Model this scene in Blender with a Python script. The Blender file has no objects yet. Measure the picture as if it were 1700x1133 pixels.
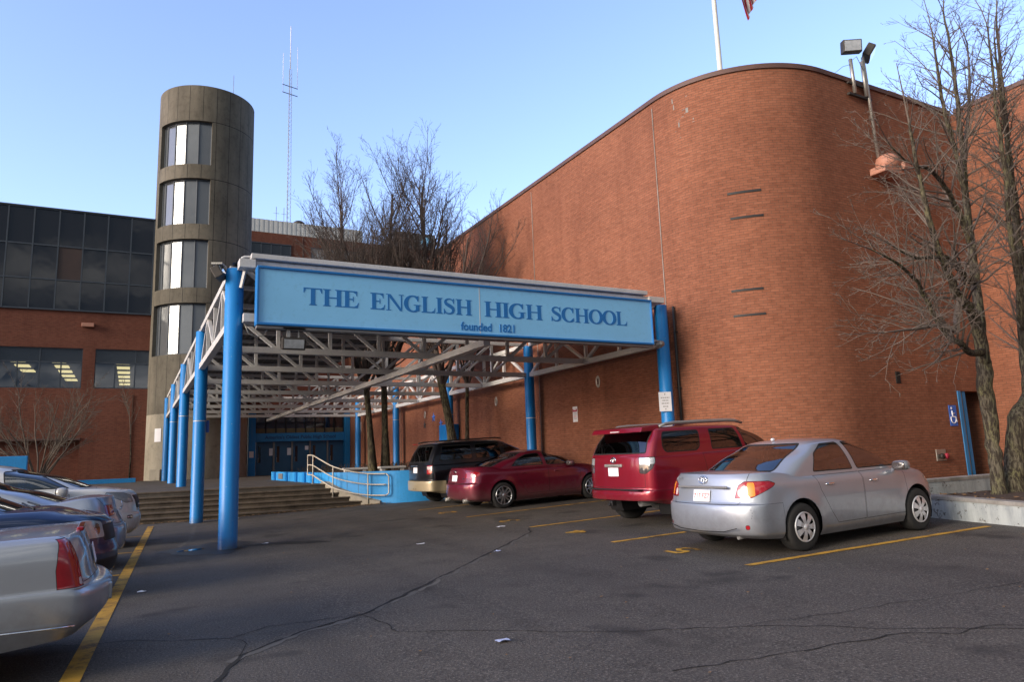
import bpy, bmesh, math, random
from mathutils import Vector, Matrix
from mathutils.bvhtree import BVHTree
from mathutils.interpolate import poly_3d_calc
PI = math.pi
rad = math.radians
scene = bpy.context.scene
COL = scene.collection

# ------------------------------------------------------------------ objects
def tag(o, label=None, cat=None, group=None, kind=None):
    if label: o['label'] = label
    if cat: o['category'] = cat
    if group: o['group'] = group
    if kind: o['kind'] = kind
    return o

def link(name, data, parent=None, loc=None, rotz=0):
    o = bpy.data.objects.new(name, data)
    COL.objects.link(o)
    if parent: o.parent = parent
    if loc is not None: o.location = loc
    if rotz: o.rotation_euler = (0, 0, rotz)
    return o

def thing(name, label, cat, loc=(0, 0, 0), rotz=0, group=None):
    return tag(link(name, None, None, loc, rotz), label, cat, group)

def copy_tree(o, parent=None):
    c = o.copy(); COL.objects.link(c)
    if parent: c.parent = parent
    for ch in list(o.children): copy_tree(ch, c)
    return c

class MB:
    """collects faces and links them as one mesh object"""
    def __init__(s):
        s.v = []; s.f = []; s.m = []; s.uv = {}; s.sm = []
    def add(s, vs, fs, m=0, smooth=False):
        b = len(s.v); s.v += [tuple(v) for v in vs]
        for f in fs:
            s.f.append(tuple(b + i for i in f)); s.m.append(m); s.sm.append(smooth)
        return s
    def quad(s, a, b, c, d, m=0, uv=None):
        s.add([a, b, c, d], [(0, 1, 2, 3)], m)
        if uv: s.uv[len(s.f) - 1] = uv
        return s
    def box(s, c, d, rz=0, m=0, M=None):
        hx, hy, hz = d[0] / 2, d[1] / 2, d[2] / 2
        cs, sn = math.cos(rz), math.sin(rz)
        vs = []
        for z in (-hz, hz):
            for x, y in ((-hx, -hy), (hx, -hy), (hx, hy), (-hx, hy)):
                p = Vector((x * cs - y * sn, x * sn + y * cs, z))
                if M: p = M @ Vector((x, y, z))
                vs.append((c[0] + p[0], c[1] + p[1], c[2] + p[2]))
        s.add(vs, [(3, 2, 1, 0), (4, 5, 6, 7), (0, 1, 5, 4), (1, 2, 6, 5), (2, 3, 7, 6), (3, 0, 4, 7)], m)
        return s
    def bar(s, a, b, w, h, m=0):
        """rectangular bar from a to b; w across (horizontal), h along the other normal"""
        a = Vector(a); b = Vector(b); d = (b - a).normalized()
        up = Vector((0, 0, 1)) if abs(d.z) < .98 else Vector((0, 1, 0))
        x = d.cross(up).normalized(); y = x.cross(d).normalized()
        vs = []
        for p in (a, b):
            for i, j in ((-1, -1), (1, -1), (1, 1), (-1, 1)):
                vs.append(p + x * (i * w / 2) + y * (j * h / 2))
        s.add(vs, [(3, 2, 1, 0), (4, 5, 6, 7), (0, 1, 5, 4), (1, 2, 6, 5), (2, 3, 7, 6), (3, 0, 4, 7)], m)
        return s
    def tube(s, pts, rs, n=8, m=0, cap=True, smooth=True):
        pts = [Vector(p) for p in pts]
        if not isinstance(rs, (list, tuple)): rs = [rs] * len(pts)
        b = len(s.v); N = len(pts)
        d0 = (pts[1] - pts[0]).normalized()
        up = Vector((0, 0, 1)) if abs(d0.z) < .9 else Vector((1, 0, 0))
        x = d0.cross(up).normalized()
        for i, p in enumerate(pts):
            d = (pts[min(i + 1, N - 1)] - pts[max(i - 1, 0)])
            if d.length < 1e-9: d = d0
            d.normalize()
            x = x - d * x.dot(d)
            if x.length < 1e-6: x = d.orthogonal()
            x.normalize(); y = d.cross(x)
            for k in range(n):
                a = 2 * PI * k / n
                s.v.append(tuple(p + x * (rs[i] * math.cos(a)) + y * (rs[i] * math.sin(a))))
        for i in range(N - 1):
            for k in range(n):
                k2 = (k + 1) % n
                s.f.append((b + i * n + k, b + i * n + k2, b + (i + 1) * n + k2, b + (i + 1) * n + k)); s.m.append(m); s.sm.append(smooth)
        if cap:
            s.f.append(tuple(b + k for k in reversed(range(n)))); s.m.append(m); s.sm.append(False)
            s.f.append(tuple(b + (N - 1) * n + k for k in range(n))); s.m.append(m); s.sm.append(False)
        return s
    def lathe(s, prof, n=24, axis='z', c=(0, 0, 0), m=0, smooth=True):
        b = len(s.v)
        for r, h in prof:
            for k in range(n):
                a = 2 * PI * k / n; p = (r * math.cos(a), r * math.sin(a), h)
                if axis == 'y': p = (p[0], h, p[1])
                if axis == 'x': p = (h, p[0], p[1])
                s.v.append((p[0] + c[0], p[1] + c[1], p[2] + c[2]))
        for i in range(len(prof) - 1):
            for k in range(n):
                k2 = (k + 1) % n
                s.f.append((b + i * n + k, b + i * n + k2, b + (i + 1) * n + k2, b + (i + 1) * n + k)); s.m.append(m); s.sm.append(smooth)
        return s
    def prism(s, poly, z0, z1, m=0):
        n = len(poly)
        vs = [(x, y, z0) for x, y in poly] + [(x, y, z1) for x, y in poly]
        s.add(vs, [tuple(reversed(range(n))), tuple(range(n, 2 * n))] + [(i, (i + 1) % n, n + (i + 1) % n, n + i) for i in range(n)], m)
        return s
    def sphere(s, c, r, nu=12, nv=8, m=0, e=1.0):
        """superellipsoid, r = (rx, ry, rz)"""
        f = lambda t: math.copysign(abs(t) ** e, t)
        vs = [(c[0], c[1], c[2] - r[2])]
        for j in range(1, nv):
            b = -PI / 2 + PI * j / nv
            for i in range(nu):
                a = 2 * PI * i / nu
                vs.append((c[0] + r[0] * f(math.cos(b)) * f(math.cos(a)), c[1] + r[1] * f(math.cos(b)) * f(math.sin(a)), c[2] + r[2] * f(math.sin(b))))
        vs.append((c[0], c[1], c[2] + r[2]))
        fs = [(0, 1 + (i + 1) % nu, 1 + i) for i in range(nu)]
        for j in range(nv - 2):
            for i in range(nu):
                a = 1 + j * nu + i; b2 = 1 + j * nu + (i + 1) % nu
                fs.append((a, b2, b2 + nu, a + nu))
        L = len(vs) - 1; o = 1 + (nv - 2) * nu
        fs += [(L, o + i, o + (i + 1) % nu) for i in range(nu)]
        return s.add(vs, fs, m, True)
    def mesh(s, name):
        me = bpy.data.meshes.new(name)
        me.from_pydata(s.v, [], s.f)
        me.polygons.foreach_set('material_index', s.m)
        me.polygons.foreach_set('use_smooth', s.sm)
        if s.uv:
            lay = me.uv_layers.new(name='UVMap')
            for pi, uv in s.uv.items():
                p = me.polygons[pi]
                for k, li in enumerate(p.loop_indices): lay.data[li].uv = uv[k]
        me.update()
        return me
    def build(s, name, mats, parent=None, loc=None, rotz=0, bevel=0, fix=False):
        me = s.mesh(name)
        if not isinstance(mats, (list, tuple)): mats = [mats]
        for x in mats: me.materials.append(x)
        if bevel or fix:
            bm = bmesh.new(); bm.from_mesh(me)
            if fix: bmesh.ops.recalc_face_normals(bm, faces=bm.faces)
            if bevel:
                es = [e for e in bm.edges if len(e.link_faces) == 2 and e.calc_face_angle(0) > .6]
                bmesh.ops.bevel(bm, geom=es, offset=bevel, segments=2, affect='EDGES', profile=.5, clamp_overlap=True)
            bm.to_mesh(me); bm.free()
        return link(name, me, parent, loc, rotz)

def struct(o): return tag(o, kind='structure')

# ------------------------------------------------------------------ materials
class NT:
    def __init__(s, name):
        s.mat = bpy.data.materials.new(name); s.mat.use_nodes = True
        s.t = s.mat.node_tree; s.n = s.t.nodes; s.l = s.t.links
        s.bsdf = s.n['Principled BSDF']; s.out = s.n['Material Output']
    def node(s, typ, **kw):
        n = s.n.new(typ)
        for k, v in kw.items():
            if k in n.inputs: n.inputs[k].default_value = v
            else: setattr(n, k, v)
        return n
    def link(s, a, b): s.l.new(a, b)
    def coord(s, kind='pos'):
        if kind == 'pos': return s.node('ShaderNodeNewGeometry').outputs['Position']
        return s.node('ShaderNodeTexCoord').outputs['UV' if kind == 'uv' else 'Object']
    def noise(s, vec, scale, detail=4, rough=.55):
        n = s.node('ShaderNodeTexNoise'); n.inputs['Scale'].default_value = scale
        n.inputs['Detail'].default_value = detail; n.inputs['Roughness'].default_value = rough
        s.link(vec, n.inputs['Vector']); return n.outputs['Fac']
    def ramp(s, fac, stops):
        r = s.node('ShaderNodeValToRGB'); e = r.color_ramp.elements
        while len(e) < len(stops): e.new(.5)
        for i, (p, c) in enumerate(stops):
            e[i].position = p; e[i].color = (c, c, c, 1) if not isinstance(c, tuple) else (c[0], c[1], c[2], 1)
        s.link(fac, r.inputs['Fac']); return r.outputs['Color']
    def mix(s, a, b, fac, mode='MIX'):
        m = s.node('ShaderNodeMix', data_type='RGBA', blend_type=mode)
        for sock, v in ((m.inputs[6], a), (m.inputs[7], b), (m.inputs[0], fac)):
            if hasattr(v, 'links'): s.link(v, sock)
            else: sock.default_value = (v[0], v[1], v[2], 1) if isinstance(v, tuple) else v
        return m.outputs[2]
    def scale(s, vec, k):
        m = s.node('ShaderNodeVectorMath', operation='MULTIPLY'); m.inputs[1].default_value = k
        s.link(vec, m.inputs[0]); return m.outputs[0]
    def bump(s, h, strength, dist=.01):
        b = s.node('ShaderNodeBump'); b.inputs['Strength'].default_value = strength; b.inputs['Distance'].default_value = dist
        s.link(h, b.inputs['Height']); s.link(b.outputs[0], s.bsdf.inputs['Normal'])
    def set(s, **kw):
        for k, v in kw.items():
            i = s.bsdf.inputs[k.replace('_', ' ')]
            i.default_value = (v[0], v[1], v[2], 1) if isinstance(v, tuple) and len(v) == 3 else v

def mat(name, c, rough=.5, metal=0, spec=.5, coat=0, var=.12, vs=3.0, bump=0, bs=40, crd='obj', emit=None, fleck=0):
    t = NT(name); t.set(Roughness=rough, Metallic=metal, Specular_IOR_Level=spec, Coat_Weight=coat, Coat_Roughness=.04)
    v = t.coord(crd)
    if var:
        n = t.noise(v, vs, 6, .6)
        col = t.mix(tuple(x * (1 - var * 1.6) for x in c), tuple(min(1, x * (1 + var * 1.6)) for x in c), n)
        if fleck:
            n2 = t.ramp(t.noise(v, vs * 9, 3, .7), [(.56, 0.0), (.66, 1.0)])
            col = t.mix(col, tuple(x * (1 - fleck) for x in c), n2)
        t.link(col, t.bsdf.inputs['Base Color'])
        rr = t.node('ShaderNodeMapRange'); rr.inputs[3].default_value = rough * .85; rr.inputs[4].default_value = min(1, rough * 1.2)
        t.link(n, rr.inputs[0]); t.link(rr.outputs[0], t.bsdf.inputs['Roughness'])
    else: t.set(Base_Color=c)
    if bump: t.bump(t.noise(v, bs, 5), bump)
    if emit: t.set(Emission_Color=c, Emission_Strength=emit)
    return t.mat

def brick_mat(name, c1, c2, mort, blot=.25, seed=0.0):
    t = NT(name); t.set(Roughness=.85, Specular_IOR_Level=.25)
    uv = t.coord('uv')
    b = t.node('ShaderNodeTexBrick'); t.link(uv, b.inputs['Vector'])
    for k, v in (('Scale', 1.0), ('Mortar Size', .007), ('Mortar Smooth', .2), ('Bias', 0.0), ('Brick Width', .205), ('Row Height', .068)):
        b.inputs[k].default_value = v
    b.inputs['Color1'].default_value = (*c1, 1); b.inputs['Color2'].default_value = (*c2, 1); b.inputs['Mortar'].default_value = (*mort, 1)
    pos = t.coord('pos')
    n1 = t.noise(pos, .45, 5, .6)
    col = t.mix(b.outputs['Color'], t.mix(b.outputs['Color'], (.80, .77, .77), 1.0, 'MULTIPLY'), t.ramp(n1, [(.36, 0.0), (.70, 1.0)]))
    # horizontal course-to-course wear and vertical runs
    n2 = t.noise(t.scale(pos, (.25, .25, 6.0)), 1.0, 4, .7)
    col = t.mix(col, t.mix(col, (1.10, 1.08, 1.06), 1.0, 'MULTIPLY'), t.ramp(n2, [(.45, 0.0), (.7, 1.0)]))
    n3 = t.noise(t.scale(pos, (1.2, 1.2, .12)), 1.0, 5, .6)
    col = t.mix(col, t.mix(col, (.76, .73, .73), 1.0, 'MULTIPLY'), t.ramp(n3, [(.50, 0.0), (.70, blot * 3)]))
    # every-brick tone
    n4 = t.noise(t.scale(uv, (4.9, 14.7, 1.0)), 1.0, 1, .3)
    col = t.mix(col, t.mix(col, (.82, .78, .76), 1.0, 'MULTIPLY'), t.ramp(n4, [(.5, 0.0), (.62, .8)]))
    t.link(col, t.bsdf.inputs['Base Color'])
    inv = t.node('ShaderNodeMath', operation='SUBTRACT'); inv.inputs[0].default_value = 1.0; t.link(b.outputs['Fac'], inv.inputs[1])
    t.bump(inv.outputs[0], .45, .012)
    return t.mat

M = {}
BR1, BR2, BRM = (.295, .118, .068), (.25, .097, .055), (.155, .085, .056)
M['brick'] = brick_mat('brick', BR1, BR2, BRM)
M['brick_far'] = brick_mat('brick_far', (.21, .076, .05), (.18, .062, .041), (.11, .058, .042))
M['coping'] = mat('coping', (.10, .052, .042), .6, var=.3, vs=2, crd='pos')
def concrete(name, c, dark, vs=.5):
    t = NT(name); t.set(Roughness=.88, Specular_IOR_Level=.2)
    p = t.coord('pos')
    n1 = t.noise(t.scale(p, (1, 1, .25)), vs * 2, 7, .65); n2 = t.noise(p, 3.2, 6, .7); n3 = t.noise(p, 28, 3, .6)
    col = t.mix(c, dark, t.ramp(n1, [(.38, 0.0), (.66, 1.0)]))
    col = t.mix(col, t.mix(col, (.6, .6, .6), 1.0, 'MULTIPLY'), t.ramp(n2, [(.5, 0.0), (.75, .8)]))
    col = t.mix(col, t.mix(col, (1.5, 1.5, 1.45), 1.0, 'MULTIPLY'), t.ramp(n3, [(.6, 0.0), (.8, .6)]))
    t.link(col, t.bsdf.inputs['Base Color']); t.bump(n3, .25, .01)
    return t.mat
M['concrete'] = concrete('concrete', (.17, .155, .125), (.10, .092, .075))
M['concrete_light'] = concrete('concrete_light', (.36, .33, .27), (.27, .25, .2))
M['ledge'] = concrete('ledge', (.32, .31, .29), (.2, .19, .17), 1.2)
M['step'] = concrete('step', (.135, .108, .082), (.075, .06, .047), 1.2)
M['plaza'] = concrete('plaza', (.12, .105, .09), (.075, .068, .06), .8)
def steel_paint(name, c):
    t = NT(name); t.set(Roughness=.4, Specular_IOR_Level=.4)
    p = t.coord('pos'); n = t.noise(p, 1.6, 6, .6); sp = t.noise(p, 17, 3, .6); st = t.noise(t.scale(p, (9, 9, .7)), 1.0, 4, .6)
    col = t.mix(tuple(x * .84 for x in c), tuple(x * 1.16 for x in c), n)
    col = t.mix(col, tuple(min(1, x * .7 + .05) for x in c), t.ramp(st, [(.52, 0.0), (.72, .55)]))       # chalky runs
    col = t.mix(col, (.36, .47, .58), t.ramp(sp, [(.70, 0.0), (.725, .85)]))                                # chips
    col = t.mix(col, (.05, .03, .02), t.ramp(t.noise(p, 11, 4, .7), [(.71, 0.0), (.74, .8)]))               # rust spots
    sx = t.node('ShaderNodeSeparateXYZ'); t.link(p, sx.inputs[0])
    ad = t.node('ShaderNodeMath', operation='MULTIPLY_ADD'); ad.inputs[1].default_value = .45; t.link(n, ad.inputs[0]); t.link(sx.outputs[2], ad.inputs[2])
    col = t.mix(col, (.045, .05, .055), t.ramp(ad.outputs[0], [(.22, .75), (.42, 0.0)]))                    # splash at the foot
    t.link(col, t.bsdf.inputs['Base Color']); return t.mat
M['blue'] = steel_paint('blue_paint', (.006, .20, .56))
M['blue_wall'] = mat('blue_wall_paint', (.02, .27, .64), .6, var=.16, vs=2.2, bump=.15, bs=14, fleck=.2)
M['blue_dark'] = mat('blue_dark_paint', (.012, .18, .42), .45, var=.12)
M['blue_door'] = mat('blue_door_paint', (.018, .095, .19), .4, var=.12)
M['sign_blue'] = mat('sign_face', (.22, .56, .90), .55, var=.05, vs=1.2, fleck=.06)
M['sign_edge'] = mat('sign_edge', (.01, .17, .50), .4, var=.08)
M['letter'] = mat('letter_blue', (.010, .16, .48), .55, var=.05)
M['white'] = mat('white_steel', (.56, .56, .55), .5, var=.14, vs=2.5, fleck=.18)
M['deck'] = mat('deck_steel', (.085, .085, .09), .6, var=.15, vs=1.5, crd='pos')
M['black'] = mat('black_plastic', (.012, .012, .013), .5, var=.1)
M['seam'] = mat('seam_black', (.006, .006, .006), .8, var=0)
M['rubber'] = mat('tyre_rubber', (.018, .018, .018), .85, var=.25, vs=12, bump=.2, bs=60)
M['chrome'] = mat('chrome', (.75, .76, .78), .12, 1, var=.04)
M['alloy'] = mat('alloy', (.55, .56, .58), .28, .9, var=.08, vs=8)
M['hubcap'] = mat('hubcap', (.62, .63, .65), .36, .5, var=.08, vs=8)
M['galv'] = mat('galvanised', (.38, .37, .34), .45, .7, var=.15, vs=6)
M['rail'] = mat('rail_paint', (.50, .46, .38), .5, .1, var=.15, vs=6)
M['grey_metal'] = mat('grey_metal', (.22, .22, .22), .5, .4, var=.15)
M['dark_metal'] = mat('dark_metal', (.045, .04, .036), .55, .3, var=.2)
M['mullion'] = mat('mullion', (.05, .065, .085), .5, .2, var=.1)
M['roof_metal'] = mat('ribbed_metal', (.60, .62, .62), .5, .1, var=.14, vs=.8, crd='pos', fleck=.15)
M['salmon'] = mat('salmon_paint', (.42, .20, .14), .6, var=.12, vs=5)
M['paper'] = mat('paper', (.75, .76, .8), .8, var=.06)
M['soil'] = mat('soil', (.05, .032, .022), .95, var=.4, vs=6, bump=.8, bs=22, crd='pos')
M['beige_seat'] = mat('beige_seat', (.34, .30, .24), .8, var=.1)
M['dark_seat'] = mat('dark_seat', (.03, .03, .032), .8, var=.1)
def bark(name, c, furrow_shade, lichen):
    t = NT(name); t.set(Roughness=.95, Specular_IOR_Level=.15)
    p = t.coord('pos'); f = t.noise(t.scale(p, (1, 1, .22)), 26, 4, .65); g3 = t.noise(p, 3.2, 5, .65); h = t.noise(p, 40, 3, .7)
    col = t.mix(c, lichen, t.ramp(g3, [(.44, 0.0), (.62, .9)]))
    col = t.mix(col, furrow_shade, t.ramp(f, [(.44, 1.0), (.56, 0.0)]))  # dark furrow colour paints in the shade that the bump leaves too weak
    col = t.mix(col, t.mix(col, (1.5, 1.5, 1.4), 1.0, 'MULTIPLY'), t.ramp(h, [(.58, 0.0), (.7, .8)]))
    col = t.mix(col, (.03, .024, .019), t.ramp(t.noise(t.scale(p, (1, 1, .3)), 2.3, 4, .6), [(.57, 0.0), (.66, .75)]))
    t.link(col, t.bsdf.inputs['Base Color']); t.bump(f, 1.0, .05); return t.mat
M['bark'] = bark('bark', (.10, .085, .062), (.03, .025, .02), (.12, .11, .07))
M['bark_moss'] = bark('bark_moss', (.125, .11, .08), (.045, .037, .028), (.16, .15, .075))
M['twig'] = mat('twig', (.075, .058, .05), .9, var=.2)
M['twig_pale'] = mat('twig_pale', (.125, .10, .08), .9, var=.25, crd='pos')
M['red_lens'] = mat('red_lens', (.30, .005, .012), .12, coat=1, var=.15, vs=20)
M['white_lens'] = mat('white_lens', (.50, .44, .44), .4, var=.15, vs=25)
M['amber_lens'] = mat('amber_lens', (.70, .22, .012), .35, var=.12, vs=25)
M['clear_lens'] = mat('clear_lens', (.42, .45, .47), .1, .3, coat=1, var=.3, vs=9)
M['dark_lens'] = mat('dark_lens', (.06, .05, .05), .12, coat=1, var=.2, vs=18)
M['red_text'] = mat('red_text', (.55, .06, .05), .6, var=0)
M['grey_text'] = mat('grey_text', (.35, .35, .36), .7, var=0)
M['sign_red'] = mat('sign_red', (.38, .03, .06), .5, var=.08)
M['sign_hc'] = mat('sign_hc', (.03, .14, .55), .45, var=.06)
M['flag_red'] = mat('flag_red', (.45, .03, .05), .8, var=.06)
M['flag_white'] = mat('flag_white', (.75, .74, .74), .8, var=.04)
M['pole_white'] = mat('pole_white', (.62, .63, .60), .45, var=.06)
M['leaf_dry'] = mat('leaf_dry', (.20, .115, .05), .9, var=.3, vs=3, crd='pos')
M['hedge'] = mat('hedge', (.045, .035, .025), .9, var=.3)
M['gold'] = mat('gold_bumper', (.40, .34, .22), .4, .4, coat=.5, var=.06)

def glass_mat(name, tint=(.35, .4, .42), refl=.0, rough=.02):
    """car / building pane: tinted transparency with a Fresnel reflection"""
    t = NT(name); t.n.remove(t.bsdf)
    tr = t.node('ShaderNodeBsdfTransparent'); tr.inputs[0].default_value = (*tint, 1)
    gl = t.node('ShaderNodeBsdfGlossy'); gl.inputs['Roughness'].default_value = rough; gl.inputs[0].default_value = (.95, .97, 1, 1)
    fr = t.node('ShaderNodeFresnel'); fr.inputs[0].default_value = 1.52
    ad = t.node('ShaderNodeMath', operation='ADD', use_clamp=True); ad.inputs[1].default_value = refl; t.link(fr.outputs[0], ad.inputs[0])
    mx = t.node('ShaderNodeMixShader'); t.link(ad.outputs[0], mx.inputs[0]); t.link(tr.outputs[0], mx.inputs[1]); t.link(gl.outputs[0], mx.inputs[2])
    t.link(mx.outputs[0], t.out.inputs[0])
    return t.mat
M['glass'] = glass_mat('car_glass', (.13, .19, .23), .13)
M['glass_dark'] = glass_mat('privacy_glass', (.05, .055, .06), .06)
M['glass_room'] = glass_mat('window_glass', (.45, .5, .5), .10)
def pane_mat(name, c, metal, rough, wob=.03):
    t = NT(name); t.set(Base_Color=c, Metallic=metal, Roughness=rough, Specular_IOR_Level=.8)
    t.bump(t.noise(t.coord('pos'), .8, 2), wob, .15); return t.mat
M['curtain_glass'] = pane_mat('curtain_glass', (.014, .014, .016), 0, .04)
M['tower_glass'] = pane_mat('tower_glass', (.135, .150, .165), .28, .14, .12)
M['dark_glass'] = pane_mat('dark_glass', (.012, .016, .022), 0, .06)
M['spandrel'] = pane_mat('spandrel_glass', (.016, .022, .03), 0, .12)

def paint(name, c, metal=.5, rough=.35, dirt=.08):
    t = NT(name); t.set(Metallic=metal, Roughness=rough, Coat_Weight=1.0, Coat_Roughness=.035, Specular_IOR_Level=.5)
    o = t.coord('obj'); n = t.noise(o, 2.5, 5, .6)
    col = t.mix(tuple(x * (1 - dirt) for x in c), tuple(min(1, x * (1 + dirt)) for x in c), n)
    # road film low on the body
    sx = t.node('ShaderNodeSeparateXYZ'); t.link(o, sx.inputs[0])
    n2 = t.noise(o, 9, 5, .7)
    ad = t.node('ShaderNodeMath', operation='MULTIPLY_ADD'); ad.inputs[1].default_value = .55; t.link(n2, ad.inputs[0]); t.link(sx.outputs[2], ad.inputs[2])
    low = t.ramp(ad.outputs[0], [(.45, .5), (.85, 0.0)])
    col = t.mix(col, (.14, .125, .11), low)
    t.link(col, t.bsdf.inputs['Base Color'])
    rr = t.node('ShaderNodeMapRange'); rr.inputs[3].default_value = .03; rr.inputs[4].default_value = .13
    t.link(n2, rr.inputs[0]); t.link(rr.outputs[0], t.bsdf.inputs['Coat Roughness'])
    return t.mat

# asphalt
def asphalt():
    t = NT('asphalt'); t.set(Roughness=.82, Specular_IOR_Level=.35)
    p = t.coord('pos')
    big = t.noise(p, .22, 5, .6); mid = t.noise(p, 1.3, 6, .65); fine = t.noise(p, 48, 3, .85); grit = t.noise(p, 110, 2, .9)
    col = t.mix((.070, .063, .056), (.104, .091, .075), t.ramp(big, [(.35, 0.0), (.65, 1.0)]))
    col = t.mix(col, t.mix(col, (.66, .66, .68), 1.0, 'MULTIPLY'), t.ramp(mid, [(.50, 0.0), (.72, .8)]))
    col = t.mix(col, (.125, .118, .108), t.ramp(t.noise(p, .55, 7, .75), [(.60, 0.0), (.80, .5)]))
    col = t.mix(col, (.28, .25, .215), t.ramp(fine, [(.54, 0.0), (.66, .72)]))
    col = t.mix(col, (.010, .010, .010), t.ramp(fine, [(.36, .75), (.47, 0.0)]))
    col = t.mix(col, (.014, .014, .014), t.ramp(grit, [(.34, .6), (.48, 0.0)]))
    # faint wheel tracks along the lane
    tr_ = t.noise(t.scale(p, (1.1, .05, 1)), 1.0, 3, .5)
    col = t.mix(col, t.mix(col, (.72, .72, .73), 1.0, 'MULTIPLY'), t.ramp(tr_, [(.5, 0.0), (.66, .8)]))
    # oil drips
    oil = t.noise(p, .9, 3, .5)
    col = t.mix(col, (.018, .017, .016), t.ramp(oil, [(.61, 0.0), (.70, .65)]))
    t.link(col, t.bsdf.inputs['Base Color'])
    rr = t.node('ShaderNodeMapRange'); rr.inputs[3].default_value = .6; rr.inputs[4].default_value = .95
    t.link(mid, rr.inputs[0]); t.link(rr.outputs[0], t.bsdf.inputs['Roughness'])
    t.bump(fine, .9, .012)
    return t.mat
M['asphalt'] = asphalt()
def worn(name, c):
    t = NT(name); t.set(Roughness=.75)
    p = t.coord('pos'); f = t.noise(p, 60, 4, .8); g2 = t.noise(p, 3.0, 5, .7)
    mul = t.node('ShaderNodeMath', operation='MULTIPLY_ADD'); mul.inputs[1].default_value = .55; t.link(f, mul.inputs[0]); t.link(g2, mul.inputs[2])
    col = t.mix(c, (.07, .06, .045), t.ramp(mul.outputs[0], [(.80, 0.0), (.96, .85)]))
    col = t.mix(col, t.mix(col, (.6, .56, .5), 1.0, 'MULTIPLY'), t.ramp(g2, [(.4, 0.0), (.65, 1.0)]))
    t.link(col, t.bsdf.inputs['Base Color']); t.bump(f, .4, .006)
    return t.mat
M['yellow'] = worn('road_yellow', (.52, .29, .03))
M['crack'] = mat('crack_dark', (.008, .008, .008), .95, var=0)
M['crack_pale'] = mat('crack_dust', (.10, .093, .083), .95, var=.4, vs=9, crd='pos')
M['wet'] = mat('wet_patch', (.026, .025, .025), .5, var=.3, vs=3, crd='pos')
M['water'] = mat('puddle_water', (.012, .014, .016), .02, var=0)

# ------------------------------------------------------------------ ground height
def gz(x, y):
    a = .02 + .001 * (min(max(y, 7), 17) - 7)
    return a * min(max(0.0, x - 1.62), 12.0)
# ================================================================== SETTING
rng = random.Random(11)
def ground():
    mb = MB()
    xs = [-400, -120, -50, -25, -12] + [-8 + 1.5 * i for i in range(6)] + [1.62, 2.5] + [3.5 + 1.2 * i for i in range(9)] + [13.62, 16, 20, 26, 40, 90, 400]
    ys = [-400, -120, -50, -25, -10, -4, -1, 1, 3, 5] + [7 + i for i in range(11)] + [19, 21, 23, 26, 30, 40, 60, 120, 400]
    for y in ys:
        for x in xs: mb.v.append((x, y, gz(x, y)))
    n = len(xs)
    for j in range(len(ys) - 1):
        for i in range(n - 1):
            mb.f.append((j * n + i, j * n + i + 1, (j + 1) * n + i + 1, (j + 1) * n + i)); mb.m.append(0); mb.sm.append(False)
    struct(mb.build('parking_lot_ground', M['asphalt']))
ground()

def ribbon(mb, pts, w, dz, jit=0, m=0, seg=.35):
    """strip that follows the ground; pts in plan"""
    P = []
    for (a, b) in zip(pts[:-1], pts[1:]):
        L = math.hypot(b[0] - a[0], b[1] - a[1]); n = max(1, int(L / seg))
        P += [(a[0] + (b[0] - a[0]) * i / n, a[1] + (b[1] - a[1]) * i / n) for i in range(n)]
    P.append(pts[-1])
    b0 = len(mb.v)
    for i, p in enumerate(P):
        q = P[min(i + 1, len(P) - 1)]; o = P[max(i - 1, 0)]
        d = Vector((q[0] - o[0], q[1] - o[1])).normalized(); nx, ny = -d.y, d.x
        ww = w[i * (len(w) - 1) // max(1, len(P) - 1)] if isinstance(w, list) else w
        if jit: ww *= rng.uniform(.45, 1.5)
        ox = rng.uniform(-jit, jit); oy = rng.uniform(-jit, jit)
        for s in (-.5, .5):
            x, y = p[0] + nx * ww * s + ox, p[1] + ny * ww * s + oy
            mb.v.append((x, y, gz(x, y) + dz))
    for i in range(len(P) - 1):
        k = b0 + 2 * i
        mb.f.append((k, k + 2, k + 3, k + 1)); mb.m.append(m); mb.sm.append(False)
# parking bay lines (right row), long edge line and short bay lines (left row)
bays = [((6.59, 6.48), (11.41, 6.30)), ((6.67, 9.33), (11.7, 9.36)), ((6.81, 12.18), (11.7, 12.36)), ((6.81, 15.16), (11.7, 15.5)), ((6.77, 18.17), (11.7, 18.5))]
for a, b in bays:
    mb = MB(); ribbon(mb, [a, b], .105, .006); struct(mb.build('parking_line', M['yellow']))
mb = MB(); ribbon(mb, [(-.62, 2.0), (-.33, 6.38), (.52, 21.4)], .14, .006); struct(mb.build('parking_edge_line', M['yellow']))
for y in (9.0, 12.1, 15.13, 18.5):
    x1 = -.33 + .85 * (y - 6.38) / 15 - .08
    mb = MB(); ribbon(mb, [(-5.2, y + .15), (x1, y)], .09, .006); struct(mb.build('parking_line', M['yellow']))
def text_mesh(body, size, extrude=0, offset=0, align='CENTER', shear=0):
    c = bpy.data.curves.new('lettering', 'FONT'); c.body = body; c.size = size; c.extrude = extrude; c.offset = offset
    c.align_x = align; c.align_y = 'CENTER'; c.shear = shear; c.resolution_u = 3
    o = bpy.data.objects.new('lettering', c); COL.objects.link(o)
    dg = bpy.context.evaluated_depsgraph_get(); dg.update()
    me = bpy.data.meshes.new_from_object(o.evaluated_get(dg))
    bpy.data.objects.remove(o); bpy.data.curves.remove(c)
    return me
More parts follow.
